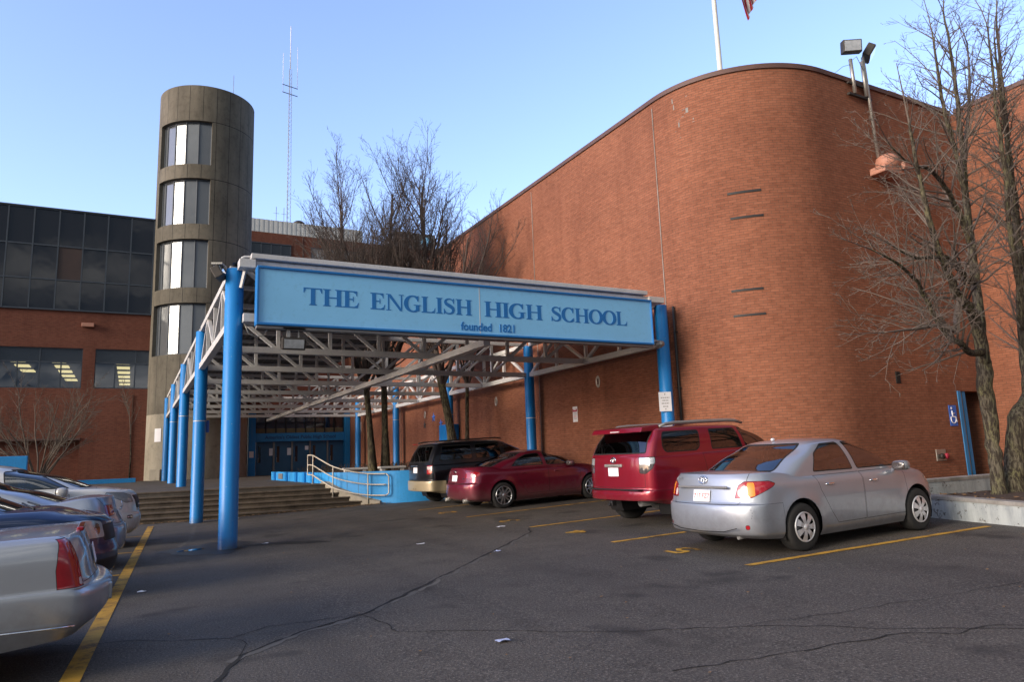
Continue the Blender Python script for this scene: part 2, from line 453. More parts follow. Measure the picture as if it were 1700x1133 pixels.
# stencilled bay numbers, read from the bay's nose end
def ribbon_number(strokes, c):
    mb = MB()
    for k, st in enumerate(strokes):
        pts = [(c[0] - v * .40, c[1] + u * .42) for u, v in st]
        ribbon(mb, pts, .085, .006 + .0012 * k, seg=.1)
    struct(mb.build('painted_bay_number', M['yellow']))
D5 = [[(.35, .5), (-.3, .5)], [(-.3, .5), (-.3, .05)], [(-.3, .05), (.1, .12), (.33, -.08), (.3, -.35), (.02, -.5), (-.33, -.42)]]
D4 = [[(.12, -.5), (.12, .5)], [(.12, .5), (-.38, -.15)], [(-.38, -.15), (.38, -.15)]]
D3 = [[(-.33, .4), (0, .5), (.3, .3), (.05, .04)], [(.05, .04), (.33, -.2), (.05, -.5), (-.33, -.4)]]
D2 = [[(-.3, .3), (0, .5), (.3, .28), (.2, .0), (-.33, -.48)], [(-.33, -.48), (.36, -.48)]]
for d, c in ((D5, (6.86, 7.91)), (D4, (7.01, 10.85)), (D3, (7.06, 13.53)), (D2, (6.96, 16.66))): ribbon_number(d, c)
# cracks
def wander(pts, amp, seed):
    r = random.Random(seed); out = []
    for a, b in zip(pts[:-1], pts[1:]):
        n = max(2, int(math.hypot(b[0] - a[0], b[1] - a[1]) / .16))
        for i in range(n):
            k = amp if i else amp * .3
            out.append((a[0] + (b[0] - a[0]) * i / n + r.uniform(-k, k), a[1] + (b[1] - a[1]) * i / n + r.uniform(-k, k)))
    return out + [pts[-1]]
CR = [([(.45, 5.1), (.6, 5.74), (.84, 6.36), (1.43, 6.89), (2.07, 7.19), (3.06, 8.14), (4.57, 9.66), (6.42, 11.5), (6.75, 12.1)], .032, .02),
      ([(2.07, 7.19), (2.16, 6.6), (2.14, 6.3), (2.75, 5.84), (3.52, 5.13), (4.74, 4.33), (5.35, 3.69), (6.6, 2.6)], .011, .03),
      ([(2.12, 7.22), (1.2, 7.3), (.83, 7.02), (0, 7.53), (-1.2, 7.9)], .010, .03),
      ([(3.3, 4.0), (4.4, 3.75), (5.25, 3.62), (5.48, 3.35), (5.88, 3.35), (6.06, 3.19), (7.2, 2.9)], .013, .03),
      ([(.84, 6.36), (.95, 6.75), (.83, 7.02)], .008, .03),
      ([(4.5, 4.5), (6.2, 4.2), (8.0, 3.9)], .007, .04)]
for i, (p, w, a) in enumerate(CR):
    mb = MB(); ribbon(mb, wander(p, a, i), w, .0045, .006, seg=.07); struct(mb.build('ground_crack', M['crack']))
for i, (p, w) in enumerate([([(.75, 6.2), (1.3, 6.75), (2.0, 7.08)], .09), ([(2.25, 7.27), (3.1, 8.09), (4.6, 9.59)], .05), ([(5.0, 9.99), (6.3, 11.33)], .05), ([(.9, 15.4), (1.15, 16.6), (1.3, 18.2), (1.5, 20.3)], .06)]):
    mb = MB(); ribbon(mb, wander(p, .05, 40 + i), w, .003, .02, seg=.07); struct(mb.build('ground_crack', M['crack_pale']))
def blob(c, rx, ry, rot, dz, m, name, seed):
    r = random.Random(seed); mb = MB(); vs = []; n = 40
    ph = [r.uniform(0, 6.3) for _ in range(4)]
    for i in range(n):
        a = 2 * PI * i / n; k = 1 + .16 * math.sin(2 * a + ph[0]) + .12 * math.sin(3 * a + ph[1]) + .07 * math.sin(7 * a + ph[2]) + .05 * math.sin(11 * a + ph[3])
        x, y = rx * k * math.cos(a), ry * k * math.sin(a)
        X, Y = c[0] + x * math.cos(rot) - y * math.sin(rot), c[1] + x * math.sin(rot) + y * math.cos(rot)
        vs.append((X, Y, gz(X, Y) + dz))
    mb.add(vs, [tuple(range(n))]); struct(mb.build(name, m))
blob((1.05, 14.62), .22, .13, .3, .009, M['water'], 'puddle', 1)
blob((1.35, 14.7), .8, .9, .2, .0045, M['wet'], 'wet_patch', 2)
blob((2.62, 14.2), .75, .22, -.6, .005, M['wet'], 'wet_patch', 3)

# plaza and steps
def yk(x, k): return 22.45 - .08 * x + .3 * k
mb = MB()
plaza = [(-14, 47)] + [(-14, yk(-14, 5) + .02), (5.6, yk(5.6, 5) + .02), (5.62, 24.6), (5.6, 28), (5.6, 33.2), (6.0, 34.2), (12.7, 34.2), (12.7, 47)]
mb.prism(list(reversed(plaza)), -.05, .81)
struct(mb.build('entrance_plaza', M['plaza'], fix=True))
XE = [6.95, 6.52, 6.15, 5.88, 5.68, 5.6]
for k in range(6):
    mb = MB(); x0 = -14; x1 = XE[k]; z = .135 * (k + 1)
    mb.prism([(x0, yk(x0, k) + .035), (x1, yk(x1, k) + .035), (x1, yk(x1, k) + .4), (x0, yk(x0, k) + .4)], -.05, z - .05)
    mb.prism([(x0, yk(x0, k)), (x1, yk(x1, k)), (x1, yk(x1, k) + (.33 if k < 5 else .30)), (x0, yk(x0, k) + (.33 if k < 5 else .30))], z - .047, z + (.002 if k == 5 else 0))
    struct(mb.build('entrance_step', M['step'], bevel=.012, fix=True))

# ================================================================== BUILDINGS
def sheet(mb, pts, z0, z1, m=0, s0=0.0):
    """wall along a plan polyline; outside is to the right of travel; UVs in metres"""
    s = s0
    for a, b in zip(pts[:-1], pts[1:]):
        L = math.hypot(b[0] - a[0], b[1] - a[1])
        mb.quad((a[0], a[1], z0), (b[0], b[1], z0), (b[0], b[1], z1), (a[0], a[1], z1), m, [(s, z0), (s + L, z0), (s + L, z1), (s, z1)])
        mb.sm[-1] = False
        s += L
    return s
def arc(c, r, a0, a1, n): return [(c[0] + r * math.cos(rad(a0 + (a1 - a0) * i / n)), c[1] + r * math.sin(rad(a0 + (a1 - a0) * i / n))) for i in range(n + 1)]
# ---- the brick hall on the right: straight flank, quarter-round corner, front, return wing
HX, HY, HH = 12.7, 11.43, 11.44
AC, AR = (15.87, 14.6), 3.17
curve = arc(AC, AR, 180, 270, 48)
hall = thing('brick_hall', 'tall red brick hall with a rounded corner and no windows beside the car park', 'building', (12.7, 14.6, 0))
def hp(name, mb, m, **k): return mb.build(name, m, hall, (-12.7, -14.6, 0), **k)
mb = MB()
s = sheet(mb, [(HX, 60), (HX, 47), (HX, 14.6)], -.1, HH - .12)
b0 = len(mb.f); s = sheet(mb, curve, -.1, HH - .12, s0=s)
for i in range(b0, len(mb.f)): mb.sm[i] = True
s = sheet(mb, [(AC[0], HY), (20.07, HY)], -.1, HH - .12, s0=s)
sheet(mb, [(20.07, HY), (21.7, HY)], 2.82, HH - .12, s0=s)
sheet(mb, [(20.07, HY), (20.07, 13.0)], -.1, 2.82)
sheet(mb, [(20.07, 13.0), (21.7, 13.0)], -.1, 2.82)
sheet(mb, [(21.7, 13.0), (21.7, HY)], -.1, 2.82, s0=.07)
sheet(mb, [(21.7, HY), (21.7, -6)], -.1, HH - .12, s0=s + 1.63)
mb.quad((20.07, HY, 2.82), (21.7, HY, 2.82), (21.7, 13, 2.82), (20.07, 13, 2.82), uv=[(0, 0), (1.6, 0), (1.6, 1.6), (0, 1.6)])
wl = hp('wall', mb, M['brick'])
bm = bmesh.new(); bm.from_mesh(wl.data); bmesh.ops.remove_doubles(bm, verts=bm.verts, dist=1e-4); bm.to_mesh(wl.data); bm.free()
# coping follows the wall head, 4 cm proud
def offs(p, d):
    out = []
    for i, q in enumerate(p):
        a = p[max(i - 1, 0)]; b = p[min(i + 1, len(p) - 1)]
        t = Vector((b[0] - a[0], b[1] - a[1])).normalized(); out.append((q[0] + t.y * d, q[1] - t.x * d))
    return out
head = [(HX, 60), (HX, 20)] + curve + [(19, HY), (21.66, HY)]
mb = MB(); o = offs(head, .045); inn = offs(head, -.35)
for i in range(len(head) - 1):
    a, b, c, d = o[i], o[i + 1], inn[i + 1], inn[i]
    z0, z1 = HH - .13, HH
    mb.quad((*a, z0), (*b, z0), (*b, z1), (*a, z1)); mb.quad((*a, z1), (*b, z1), (*c, z1), (*d, z1)); mb.quad((*b, z0), (*a, z0), (*d, z0), (*c, z0)); mb.quad((*c, z0), (*d, z0), (*d, z1), (*c, z1))
mb.box((21.88, 2.65, HH - .065), (.45, 17.3, .13))
hp('coping', mb, M['coping'])
mb = MB(); mb.add([(x, y, HH - .3) for x, y in [(HX + .1, 60)] + offs(curve, -.1) + [(21.8, HY + .1), (21.8, -6), (60, -6), (60, 60)]], [tuple(range(len(curve) + 5))])
hp('roof', mb, M['deck'])
for p in ((12.69, 14.62), (12.69, 21.63), (12.69, 29.4), (12.69, 36.5)):
    mb = MB(); mb.box((p[0], p[1], 5.55), (.014, .022, 11.2)); hp('expansion_joint', mb, M['ledge'])
for z, a0, a1 in ((7.99, 53, 38), (7.32, 52.6, 38), (5.42, 55, 41), (4.77, 55, 41)):   # slim slots let into the curve
    mb = MB(); pa = arc(AC, AR + .018, 270 - a0, 270 - a1, 8); pi = arc(AC, AR - .01, 270 - a0, 270 - a1, 8)
    for i in range(8):
        for (za, zb) in ((z - .028, z + .028),):
            mb.quad((*pa[i], za), (*pa[i + 1], za), (*pa[i + 1], zb), (*pa[i], zb)); mb.quad((*pa[i], zb), (*pa[i + 1], zb), (*pi[i + 1], zb), (*pi[i], zb)); mb.quad((*pi[i], za), (*pi[i + 1], za), (*pa[i + 1], za), (*pa[i], za))
    hp('slot_vent', mb, M['black'])
mb = MB(); mb.box((17.53, HY - .012, 3.15), (.16, .03, .30)); hp('wall_opening', mb, M['seam'])
mb = MB(); mb.box((20.145, HY + .06, 1.56), (.15, .16, 2.52)); mb.box((20.47, HY + .10, 1.56), (.12, .12, 2.52)); jm = hp('door_frame', mb, M['blue_dark'], bevel=.008)
mb = MB(); mb.box((20.315, HY + .09, 1.56), (.19, .06, 2.52)); o = mb.build('weather_strip', M['grey_metal'], jm)
mb = MB(); mb.box((20.95, 12.95, 1.5), (1.2, .06, 2.4)); hp('door', mb, M['blue_dark'])
# pale scuffed bricks high on the curve
r2 = random.Random(5)
for i in range(14):
    mb = MB()
    a = 270 - r2.gauss(72, 4.5); z = 10.45 + r2.gauss(0, .22) - (72 - (270 - a)) * -.004
    pa = arc(AC, AR + .004, a, a + r2.uniform(.4, 1.5), 1)
    h = r2.choice((.012, .02, .05, .14)); mb.quad((*pa[0], z), (*pa[1], z), (*pa[1], z + h), (*pa[0], z + h))
    hp('mortar_smear', mb, M['ledge'])

# ---- classroom block on the left
FY = 46.5
block = thing('classroom_block', 'brick block with a dark glass curtain wall across its upper floors at far left', 'building', (-8, FY, .8))
def bp(name, mb, m, parent=None, **k): return mb.build(name, m, parent or block, (8, -FY, -.8) if parent is None else None, **k)
mb = MB()
wins = [(-16.2, -12.1), (-11.5, -7.4), (-6.8, -2.72), (-2.1, 1.98)]
sheet(mb, [(-40, FY), (2.2, FY)], 8.40, 10.52)
xs = [-40] + [v for w in wins for v in w] + [2.2]
for i in range(0, len(xs), 2): sheet(mb, [(xs[i], FY), (xs[i + 1], FY)], 6.12, 8.40, s0=xs[i] + 40)
sheet(mb, [(-2.62, FY), (2.2, FY)], .7, 6.12, s0=37.38); sheet(mb, [(-40, FY), (-2.62, FY)], 3.22, 6.12)
sheet(mb, [(-40, FY + .45), (-2.62, FY + .45)], .7, 3.22); sheet(mb, [(-2.62, FY + .45), (-2.62, FY)], .7, 3.22)
mb.quad((-40, FY, 3.22), (-2.62, FY, 3.22), (-2.62, FY + .45, 3.22), (-40, FY + .45, 3.22))
for a, b in wins:
    for z0, z1 in ((6.12, 6.12), (8.4, 8.4)): mb.quad((a, FY, z0), (b, FY, z0), (b, FY + .2, z0), (a, FY + .2, z0))
    for x in (a, b): mb.quad((x, FY, 6.12), (x, FY + .2, 6.12), (x, FY + .2, 8.4), (x, FY, 8.4))
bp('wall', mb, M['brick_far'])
mb = MB(); mb.box((-21, FY - .03, 3.28), (36.8, .1, .12)); bp('ledge', mb, M['coping'])
mb = MB(); mb.box((-19, FY - .02, 16.45), (42.4, .3, .07)); bp('coping', mb, M['mullion'])
# curtain wall: panes in three rows, each with its own slight tilt
mb = MB(); mu = MB(); px = [.62 - 1.215 * i for i in range(33)]; rows = [10.56, 12.29, 14.26, 16.40]
for i in range(32):
    for j in range(3):
        u1 = rng.uniform(-.006, .006); v1 = rng.uniform(-.006, .006); t = [-u1 - v1, u1 - v1, u1 + v1, v1 - u1]
        if i == 3 and j == 1: continue
        mb.quad((px[i + 1] + .03, FY - .06 + t[0], rows[j] + .03), (px[i] - .03, FY - .06 + t[1], rows[j] + .03), (px[i] - .03, FY - .06 + t[2], rows[j + 1] - .03), (px[i + 1] + .03, FY - .06 + t[3], rows[j + 1] - .03))
    mu.box((px[i], FY - .07, 13.48), (.07, .12, 5.86))
for z in rows: mu.box((px[0] - 19.4, FY - .068, z), (39.1, .11, .075))
cw = bp('curtain_wall', mb, M['curtain_glass']); bp('mullion_grid', mu, M['mullion'])
mb = MB(); mb.box((px[3] - .607, FY - .05, 13.27), (1.15, .04, 1.9)); bp('blank_panel', mb, mat('blank_panel', (.045, .026, .022), .5, var=.25, vs=2))
mb = MB(); mb.quad((-40, FY + .05, 10.5), (2.2, FY + .05, 10.5), (2.2, FY + .05, 16.5), (-40, FY + .05, 16.5)); mb.quad((-40, FY + .05, 16.45), (2.2, FY + .05, 16.45), (2.2, 70, 16.45), (-40, 70, 16.45)); bp('roof', mb, M['deck'])
M['room'] = mat('room_wall', (.10, .09, .07), .9, var=.2, vs=.6, crd='pos'); M['tube'] = mat('lit_tube', (1.0, .78, .38), .5, var=0, emit=.55)
for wi, (a, b) in enumerate(wins):
    fr = MB(); n = 4; pw = (b - a) / n
    for k in range(n + 1): fr.box((a + pw * k, FY + .12, 6.88), (.07, .08, 1.5))
    for k in range(3): fr.box((a + 2 * pw * k, FY + .12, 8.02), (.06, .08, .74))
    for z in (6.15, 7.6, 8.37): fr.box(((a + b) / 2, FY + .122, z), (b - a, .075, .07))
    w = bp('window', fr, M['mullion'])
    g = MB()
    for k in range(n): g.quad((a + pw * k + .03, FY + .15, 6.18), (a + pw * (k + 1) - .03, FY + .15 + rng.uniform(-.01, .01), 6.18), (a + pw * (k + 1) - .03, FY + .15, 7.57), (a + pw * k + .03, FY + .15, 7.57))
    g.build('pane', M['glass_room'], w)
    g = MB(); g.quad((a, FY + .15, 7.63), (b, FY + .15, 7.63), (b, FY + .15, 8.36), (a, FY + .15, 8.36)); g.build('spandrel', M['spandrel'], w)
rm = MB()
rm.quad((-20, FY + .3, 8.2), (2, FY + .3, 8.2), (2, 74, 8.2), (-20, 74, 8.2)); rm.quad((-20, 74, 6), (2, 74, 6), (2, 74, 8.2), (-20, 74, 8.2)); rm.quad((-20, FY + .3, 5.4), (2, FY + .3, 5.4), (2, 74, 5.4), (-20, 74, 5.4))
for x in (-20, -9.4, -2.4, 2): rm.quad((x, FY + .3, 5.4), (x, 74, 5.4), (x, 74, 8.2), (x, FY + .3, 8.2))
bp('room', rm, M['room'])
for x, ys in ((-.75, 7), (-4.2, 6), (-6.3, 4), (-8.3, 4), (1.3, 4)):
    lt = MB()
    for k in range(ys): lt.box((x, FY + 1.5 + 2.6 * k, 8.16), (.75, 1.1, .05))
    bp('ceiling_tube', lt, M['tube'])
mb = MB(); mb.box((-2.55, FY - .12, 9.75), (.62, .26, .22)); bp('light_box', mb, M['salmon'], bevel=.02)
mb = MB(); mb.box((-.1, FY - .02, 3.3), (.06, .05, 4.9)); bp('downpipe', mb, M['brick_far'])

# ---- round concrete stair tower
TX, TY, TR = 3.43, 46.8, 2.80
A0 = math.degrees(math.atan2(-TY, -TX))
tower = thing('stair_tower', 'round grey concrete stair tower with four bands of curved windows', 'tower', (TX, TY, .8))
def ta(phi): return rad(A0 - phi)          # phi > 0 turns to the left as seen from the car park
def tp(phi, r, z): return (r * math.cos(ta(phi)), r * math.sin(ta(phi)), z - .8)
bands = [(7.93, 10.96), (11.86, 14.83), (15.76, 18.62), (19.5, 22.3)]
WL, WR = 68, -5
mb = MB()
def shell(p0, p1, z0, z1, r=TR, m=0):
    n = max(1, int(round(abs(p1 - p0) / 3)))
    for i in range(n):
        a, b = p0 + (p1 - p0) * i / n, p0 + (p1 - p0) * (i + 1) / n
        mb.add([tp(a, r, z0), tp(b, r, z0), tp(b, r, z1), tp(a, r, z1)], [(0, 1, 2, 3)], m, True)
zs = [.7, 4.54] + [z for b in bands for z in b] + [24.6]
for i in range(len(zs) - 1):
    z0, z1 = zs[i], zs[i + 1]
    if (z0, z1) in bands: shell(WR, -(360 - WL), z0, z1)
    else: shell(WL, WL - 360, z0, z1, m=1 if i == 0 else 0)
for z0, z1 in bands:
    for z in (z0, z1):
        n = 24
        for i in range(n):
            a, b = WL + (WR - WL) * i / n, WL + (WR - WL) * (i + 1) / n
            mb.add([tp(a, TR, z), tp(b, TR, z), tp(b, TR - .4, z), tp(a, TR - .4, z)], [(0, 1, 2, 3)])
    for p in (WL, WR): mb.add([tp(p, TR, z0), tp(p, TR - .4, z0), tp(p, TR - .4, z1), tp(p, TR, z1)], [(0, 1, 2, 3)])
mb.add([tp(k * 7.5, TR, 24.6) for k in range(48)], [tuple(range(48))])
sh = mb.build('shaft', [M['concrete'], M['concrete_light']], tower)
bm = bmesh.new(); bm.from_mesh(sh.data); bmesh.ops.remove_doubles(bm, verts=bm.verts, dist=1e-4)
for e in bm.edges:
    if len(e.link_faces) == 2 and e.calc_face_angle(0) > .5: e.smooth = False
bm.to_mesh(sh.data); bm.free()
mb = MB()
for p in list(range(-90, 90, 16)):
    for z0, z1 in ([(4.6, 24.55)] if p < WR - 2 else [(4.6, 7.9), (11.0, 11.83), (14.86, 15.73), (18.65, 19.47), (22.33, 24.55)]):
        mb.add([tp(p - .25, TR + .003, z0), tp(p + .25, TR + .003, z0), tp(p + .25, TR + .003, z1), tp(p - .25, TR + .003, z1)], [(0, 1, 2, 3)])
for z in (10.96, 14.83, 18.62, 22.3, 7.6):
    for i in range(20):
        a, b = WR - 4 * i, WR - 4 * (i + 1)
        mb.add([tp(a, TR + .003, z - .02), tp(b, TR + .003, z - .02), tp(b, TR + .003, z + .02), tp(a, TR + .003, z + .02)], [(0, 1, 2, 3)])
mb.build('formwork_joint', M['seam'], tower)
mp = [68, 60.5, 44, 27.5, 11, -5]
for z0, z1 in bands:
    fr = MB()
    for p in mp: fr.tube([tp(p, TR - .26, z0), tp(p, TR - .26, z1)], .045, 6, smooth=False)
    for z in (z0 + .04, z1 - .04):
        for a, b in zip(mp[:-1], mp[1:]): fr.bar(tp(a, TR - .26, z), tp(b, TR - .26, z), .09, .08)
    w = fr.build('window', M['mullion'], tower)
    g = MB()
    for a, b in zip(mp[:-1], mp[1:]):
        g.quad(tp(a, TR - .27, z0 + .05), tp(b, TR - .27, z0 + .05), tp(b, TR - .27, z1 - .05), tp(a, TR - .27, z1 - .05))
    g.build('pane', M['tower_glass'], w)
mb = MB(); mb.lathe([(.05, 0), (2.45, 0)], 32); mb.build('roof', M['deck'], tower, (0, 0, 23.6))
mb = MB(); mb.tube([tp(-40, 2.2, 24.6), tp(-40, 2.2, 26.2)], .015, 5); mb.build('lightning_rod', M['grey_metal'], tower)
mb = MB(); mb.box(tp(43, TR + .13, 1.12), (.75, .4, .62), ta(43) + PI / 2); mb.build('meter_box', M['concrete_light'], tower, bevel=.015)

# ---- entrance front under the canopy
EY = 47.0
ent = thing('school_entrance', 'blue entrance front with five doors below dark transom windows', 'entrance', (9.6, EY, .81))
def ep(name, mb, m, parent=None, **k): return mb.build(name, m, parent or ent, (-9.6, -EY, -.81) if parent is None else None, **k)
mb = MB(); sheet(mb, [(5.6, EY), (HX, EY)], 4.72, 9.4); sheet(mb, [(12.9, EY + .02), (13.2, EY + .02)], .7, 4.8)
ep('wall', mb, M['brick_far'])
mb = MB(); mb.quad((2, EY, 9.4), (13, EY, 9.4), (13, 60, 9.4), (2, 60, 9.4)); ep('roof', mb, M['deck'])
mb = MB(); mb.box((6.52, EY - .25, 2.76), (.42, .5, 3.95)); ep('pillar', mb, M['blue'], bevel=.02)
mb = MB(); mb.box((12.52, EY - .2, 2.76), (.34, .4, 3.95)); ep('pillar', mb, M['blue_dark'], bevel=.02)
mb = MB(); mb.box((9.54, EY - .12, 3.15), (5.62, .24, .53)); fas = ep('fascia', mb, M['blue_dark'], bevel=.01)
tx = MB()
for k in range(10): tx.box((6.78 + .616 * k, EY - .02, 4.06), (.075, .1, 1.3))
trn = ep('transom', tx, M['seam'])
g = MB(); g.quad((6.7, EY, 3.42), (12.4, EY, 3.42), (12.4, EY, 4.72), (6.7, EY, 4.72)); g.build('pane', M['dark_glass'], trn)
g = MB(); g.quad((6.75, EY - .008, 3.44), (12.35, EY - .008, 3.44), (12.35, EY - .008, 3.72), (6.75, EY - .008, 3.72)); g.build('ochre_reflection', mat('ochre_reflection', (.12, .095, .05), .9, var=.3, vs=4), trn)  # ochre band painted along the panes' foot as light reflected in them
for k in range(5):
    x = 6.78 + 1.128 * k
    d = MB(); d.box((x + .56, EY + .02, 1.845), (1.0, .06, 2.06))
    dr = ep('door', d, M['blue_door'], bevel=.008)
    g = MB(); g.box((x + .26, EY - .013, 2.1), (.16, .012, 1.0)); g.build('vision_pane', M['dark_glass'], dr)
    g = MB(); g.box((x + .18, EY - .05, 1.75), (.03, .04, .3)); g.build('handle', M['grey_metal'], dr)
for k in range(6):
    d = MB(); d.box((6.76 + 1.128 * k, EY - .03, 1.845), (.085, .1, 2.06)); ep('door_post', d, M['grey_metal'] if 0 < k < 5 else M['sign_blue'])
def text_obj(name, body, size, m, parent, loc, M3, offset=0, extrude=.002, align='CENTER'):
    me = text_mesh(body, size, extrude, offset, align); me.materials.append(m)
    o = link(name, me, parent); o.matrix_local = Matrix.Translation(loc) @ M3
    return o
FACE_Y = Matrix.Rotation(PI / 2, 4, 'X')                # lettering that faces -y
FACE_X = Matrix.Rotation(-PI / 2, 4, 'Z') @ FACE_Y      # lettering that faces -x
text_obj('lettering', "America's Oldest Public High School", .30, mat('fascia_letter', (.006, .028, .10), .6, var=0), fas, (9.55, EY - .245, 3.15), FACE_Y, .004)
for x, z, w, h in ((7.75, 2.25, .24, .45), (8.85, 2.25, .24, .45), (9.95, 2.45, .22, .25)):
    mb = MB(); mb.box((0, 0, 0), (w, .006, h)); n = mb.build('paper_notice', M['paper'], None, (x, EY - .017, z))
    tag(n, {7.75: 'tall white paper notice taped to the left entrance door', 8.85: 'tall white paper notice on the second entrance door', 9.95: 'small square paper notice on the middle entrance door'}[x], 'notice')
mb = MB(); mb.box((0, 0, 0), (.26, .006, .38)); tag(mb.build('paper_notice', M['paper'], None, (6.5, EY - .506, 2.12)), 'pale paper notice on the wide blue pillar left of the doors', 'notice')
mb = MB(); mb.box((0, 0, 0), (.006, .3, .65)); tag(mb.build('wall_notice', M['paper'], None, (12.69, 44.2, 3.6)), 'white notice on the brick flank beside the farthest blue column', 'notice')

# ---- block behind with white ribbed roof band
BY = 60.0
bk = thing('rear_block', 'brick block behind the canopy with a white ribbed metal roof band', 'building', (14, BY, 0))
def kp(name, mb, m, parent=None, **k): return mb.build(name, m, parent or bk, (-14, -BY, 0) if parent is None else None, **k)
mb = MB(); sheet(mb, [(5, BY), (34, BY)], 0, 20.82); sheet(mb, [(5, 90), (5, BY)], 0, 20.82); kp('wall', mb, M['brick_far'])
mb = MB()
n = 44; x = 5.0
while x < 17.4:
    mb.box((x + .10, BY + .35, 21.45), (.20, .12, 1.2)); mb.box((x + .29, BY + .38, 21.45), (.18, .12, 1.2)); x += .38
kp('roof_band', mb, M['roof_metal'])
mb = MB(); mb.quad((5, BY, 20.8), (34, BY, 20.8), (34, 90, 20.8), (5, 90, 20.8)); kp('roof', mb, M['deck'])
for a, b, z0, z1, m in ((8.0, 11.2, 18.9, 19.85, 'spandrel'), (12.95, 17.4, 18.7, 19.85, 'louver'), (19.6, 24.2, 18.6, 19.62, 'louver')):
    fr = MB()
    for z in (z0, z1): fr.box(((a + b) / 2, BY - .03, z), (b - a + .1, .1, .09))
    k = 4
    for i in range(k + 1): fr.box((a + (b - a) * i / k, BY - .03, (z0 + z1) / 2), (.06, .1, z1 - z0))
    w = kp('window', fr, M['mullion'])
    g = MB(); g.quad((a, BY - .01, z0), (b, BY - .01, z0), (b, BY - .01, z1), (a, BY - .01, z1)); g.build('pane', M['spandrel'] if m == 'spandrel' else mat('pale_pane', (.26, .27, .28), .3, var=.2, vs=2, crd='pos'), w)
mb = MB(); mb.box((12.2, BY - .015, 10), (.06, .05, 21.5)); kp('downpipe', mb, M['coping'])
mb = MB(); mb.box((22.9, 63.0, 21.75), (4.0, 4.0, 1.9)); mb.box((21.2, 62.2, 21.3), (1.6, 1.8, 1.0)); kp('penthouse', mb, M['grey_metal'], bevel=.04)
# dish on the roof
t = thing('satellite_dish', 'small pale satellite dish on the rear roof beside the penthouse', 'satellite dish', (23.75, 60.6, 20.8))
mb = MB(); mb.lathe([(.0, 0), (.2, .02), (.36, .09), (.45, .16)], 20, 'y'); o = mb.build('reflector', M['sign_blue'], t, (0, 0, .95)); o.rotation_euler = (.35, 0, -.4)
mb = MB(); mb.tube([(0, .1, 0), (0, .1, .95)], .04, 6); mb.build('mast', M['grey_metal'], t)
mb = MB(); mb.lathe([(.0, .42), (.3, .38), (.52, .22), (.56, .0), (.5, 0)], 20); mb.lathe([(.42, 0), (.42, -1.4)], 16)
tag(mb.build('roof_vent', M['dark_metal'], None, (12.45, 63, 22.75)), 'dark domed roof vent above the white ribbed band', 'roof vent')
for i, x in enumerate((10.3, 10.95)):
    mb = MB(); mb.tube([(0, 0, 0), (0, 0, 2.3)], .025, 5); mb.tube([(-.25, 0, 1.7), (.25, 0, 1.7)], .015, 4)
    tag(mb.build('roof_aerial', M['grey_metal'], None, (x, 62, 21.6)), ('thin roof aerial with a crossbar, nearer the round tower', 'thin roof aerial with a crossbar, nearer the tall mast')[i], 'aerial')
# radio mast
t = thing('radio_mast', 'tall slender lattice radio mast with crossbars and whip aerials', 'mast', (13.7, 75, 20.8))
mb = MB(); H = 24.0; legs = []
for k in range(3):
    a = 2 * PI * k / 3; legs.append(lambda z, a=a: (math.cos(a) * (.27 - .12 * z / H), math.sin(a) * (.27 - .12 * z / H), z))
for l in legs: mb.tube([l(0), l(H)], .024, 5)
z = 0
while z < H - .5:
    for i in range(3): mb.tube([legs[i](z), legs[(i + 1) % 3](z + .5)], .012, 4, cap=False)
    z += .5
mb.build('lattice', mat('mast_paint', (.30, .33, .38), .5, .3, var=.1), t)
for z, w in ((21.9, .86), (21.0, .86)):
    mb = MB(); mb.tube([(-w, -.3, z - .05), (w, .3, z + .05)], .045, 5); mb.build('crossbar', M['dark_metal'], t)
for x, y, z0, z1, rr in ((0, 0, 24, 29.2, .045), (-.82, -.29, 21.0, 25.6, .025), (.82, .29, 21.9, 27.0, .025)):
    mb = MB(); mb.tube([(x, y, z0), (x, y, z1)], rr, 5); mb.build('whip_aerial', M['paper'], t)
# flagpole and flag
t = thing('flagpole', 'white flagpole standing on the roof of the brick hall', 'flagpole', (16, 15.06, HH - .3))
mb = MB(); mb.lathe([(.16, 0), (.16, .12), (.085, .14), (.075, 4), (.055, 9.5)], 14); mb.build('pole', M['pole_white'], t)
mb = MB(); mb.sphere((0, 0, 9.6), (.11, .11, .11)); mb.build('finial', M['gold'], t)
mb = MB(); nu, nv = 26, 13
for i in range(nu + 1):
    for j in range(nv + 1):
        u, v = i / nu, j / nv
        droop = u * (.55 + .5 * u)
        x = 1.75 * u - .15 * v * u; zz = -v * 1.15 * (1 - .45 * u) - 2.0 * droop * .85
        y = .16 * math.sin(5.5 * u + 2.4 * v) * (u ** .6) + .07 * math.sin(14 * v + 5 * u) * u
        mb.v.append((x + .08, y, zz))
for i in range(nu):
    for j in range(nv):
        a = i * (nv + 1) + j
        mb.f.append((a, a + nv + 1, a + nv + 2, a + 1)); mb.sm.append(True); mb.m.append(2 if (u := (i + .5) / nu) < .4 and j < 7 else (0 if j % 2 == 0 else 1))
tag(mb.build('flag', [M['flag_red'], M['flag_white'], M['sign_hc']], None, (16, 15.06, HH - .3 + 6.95)), 'red and white striped flag drooping from the roof flagpole', 'flag')
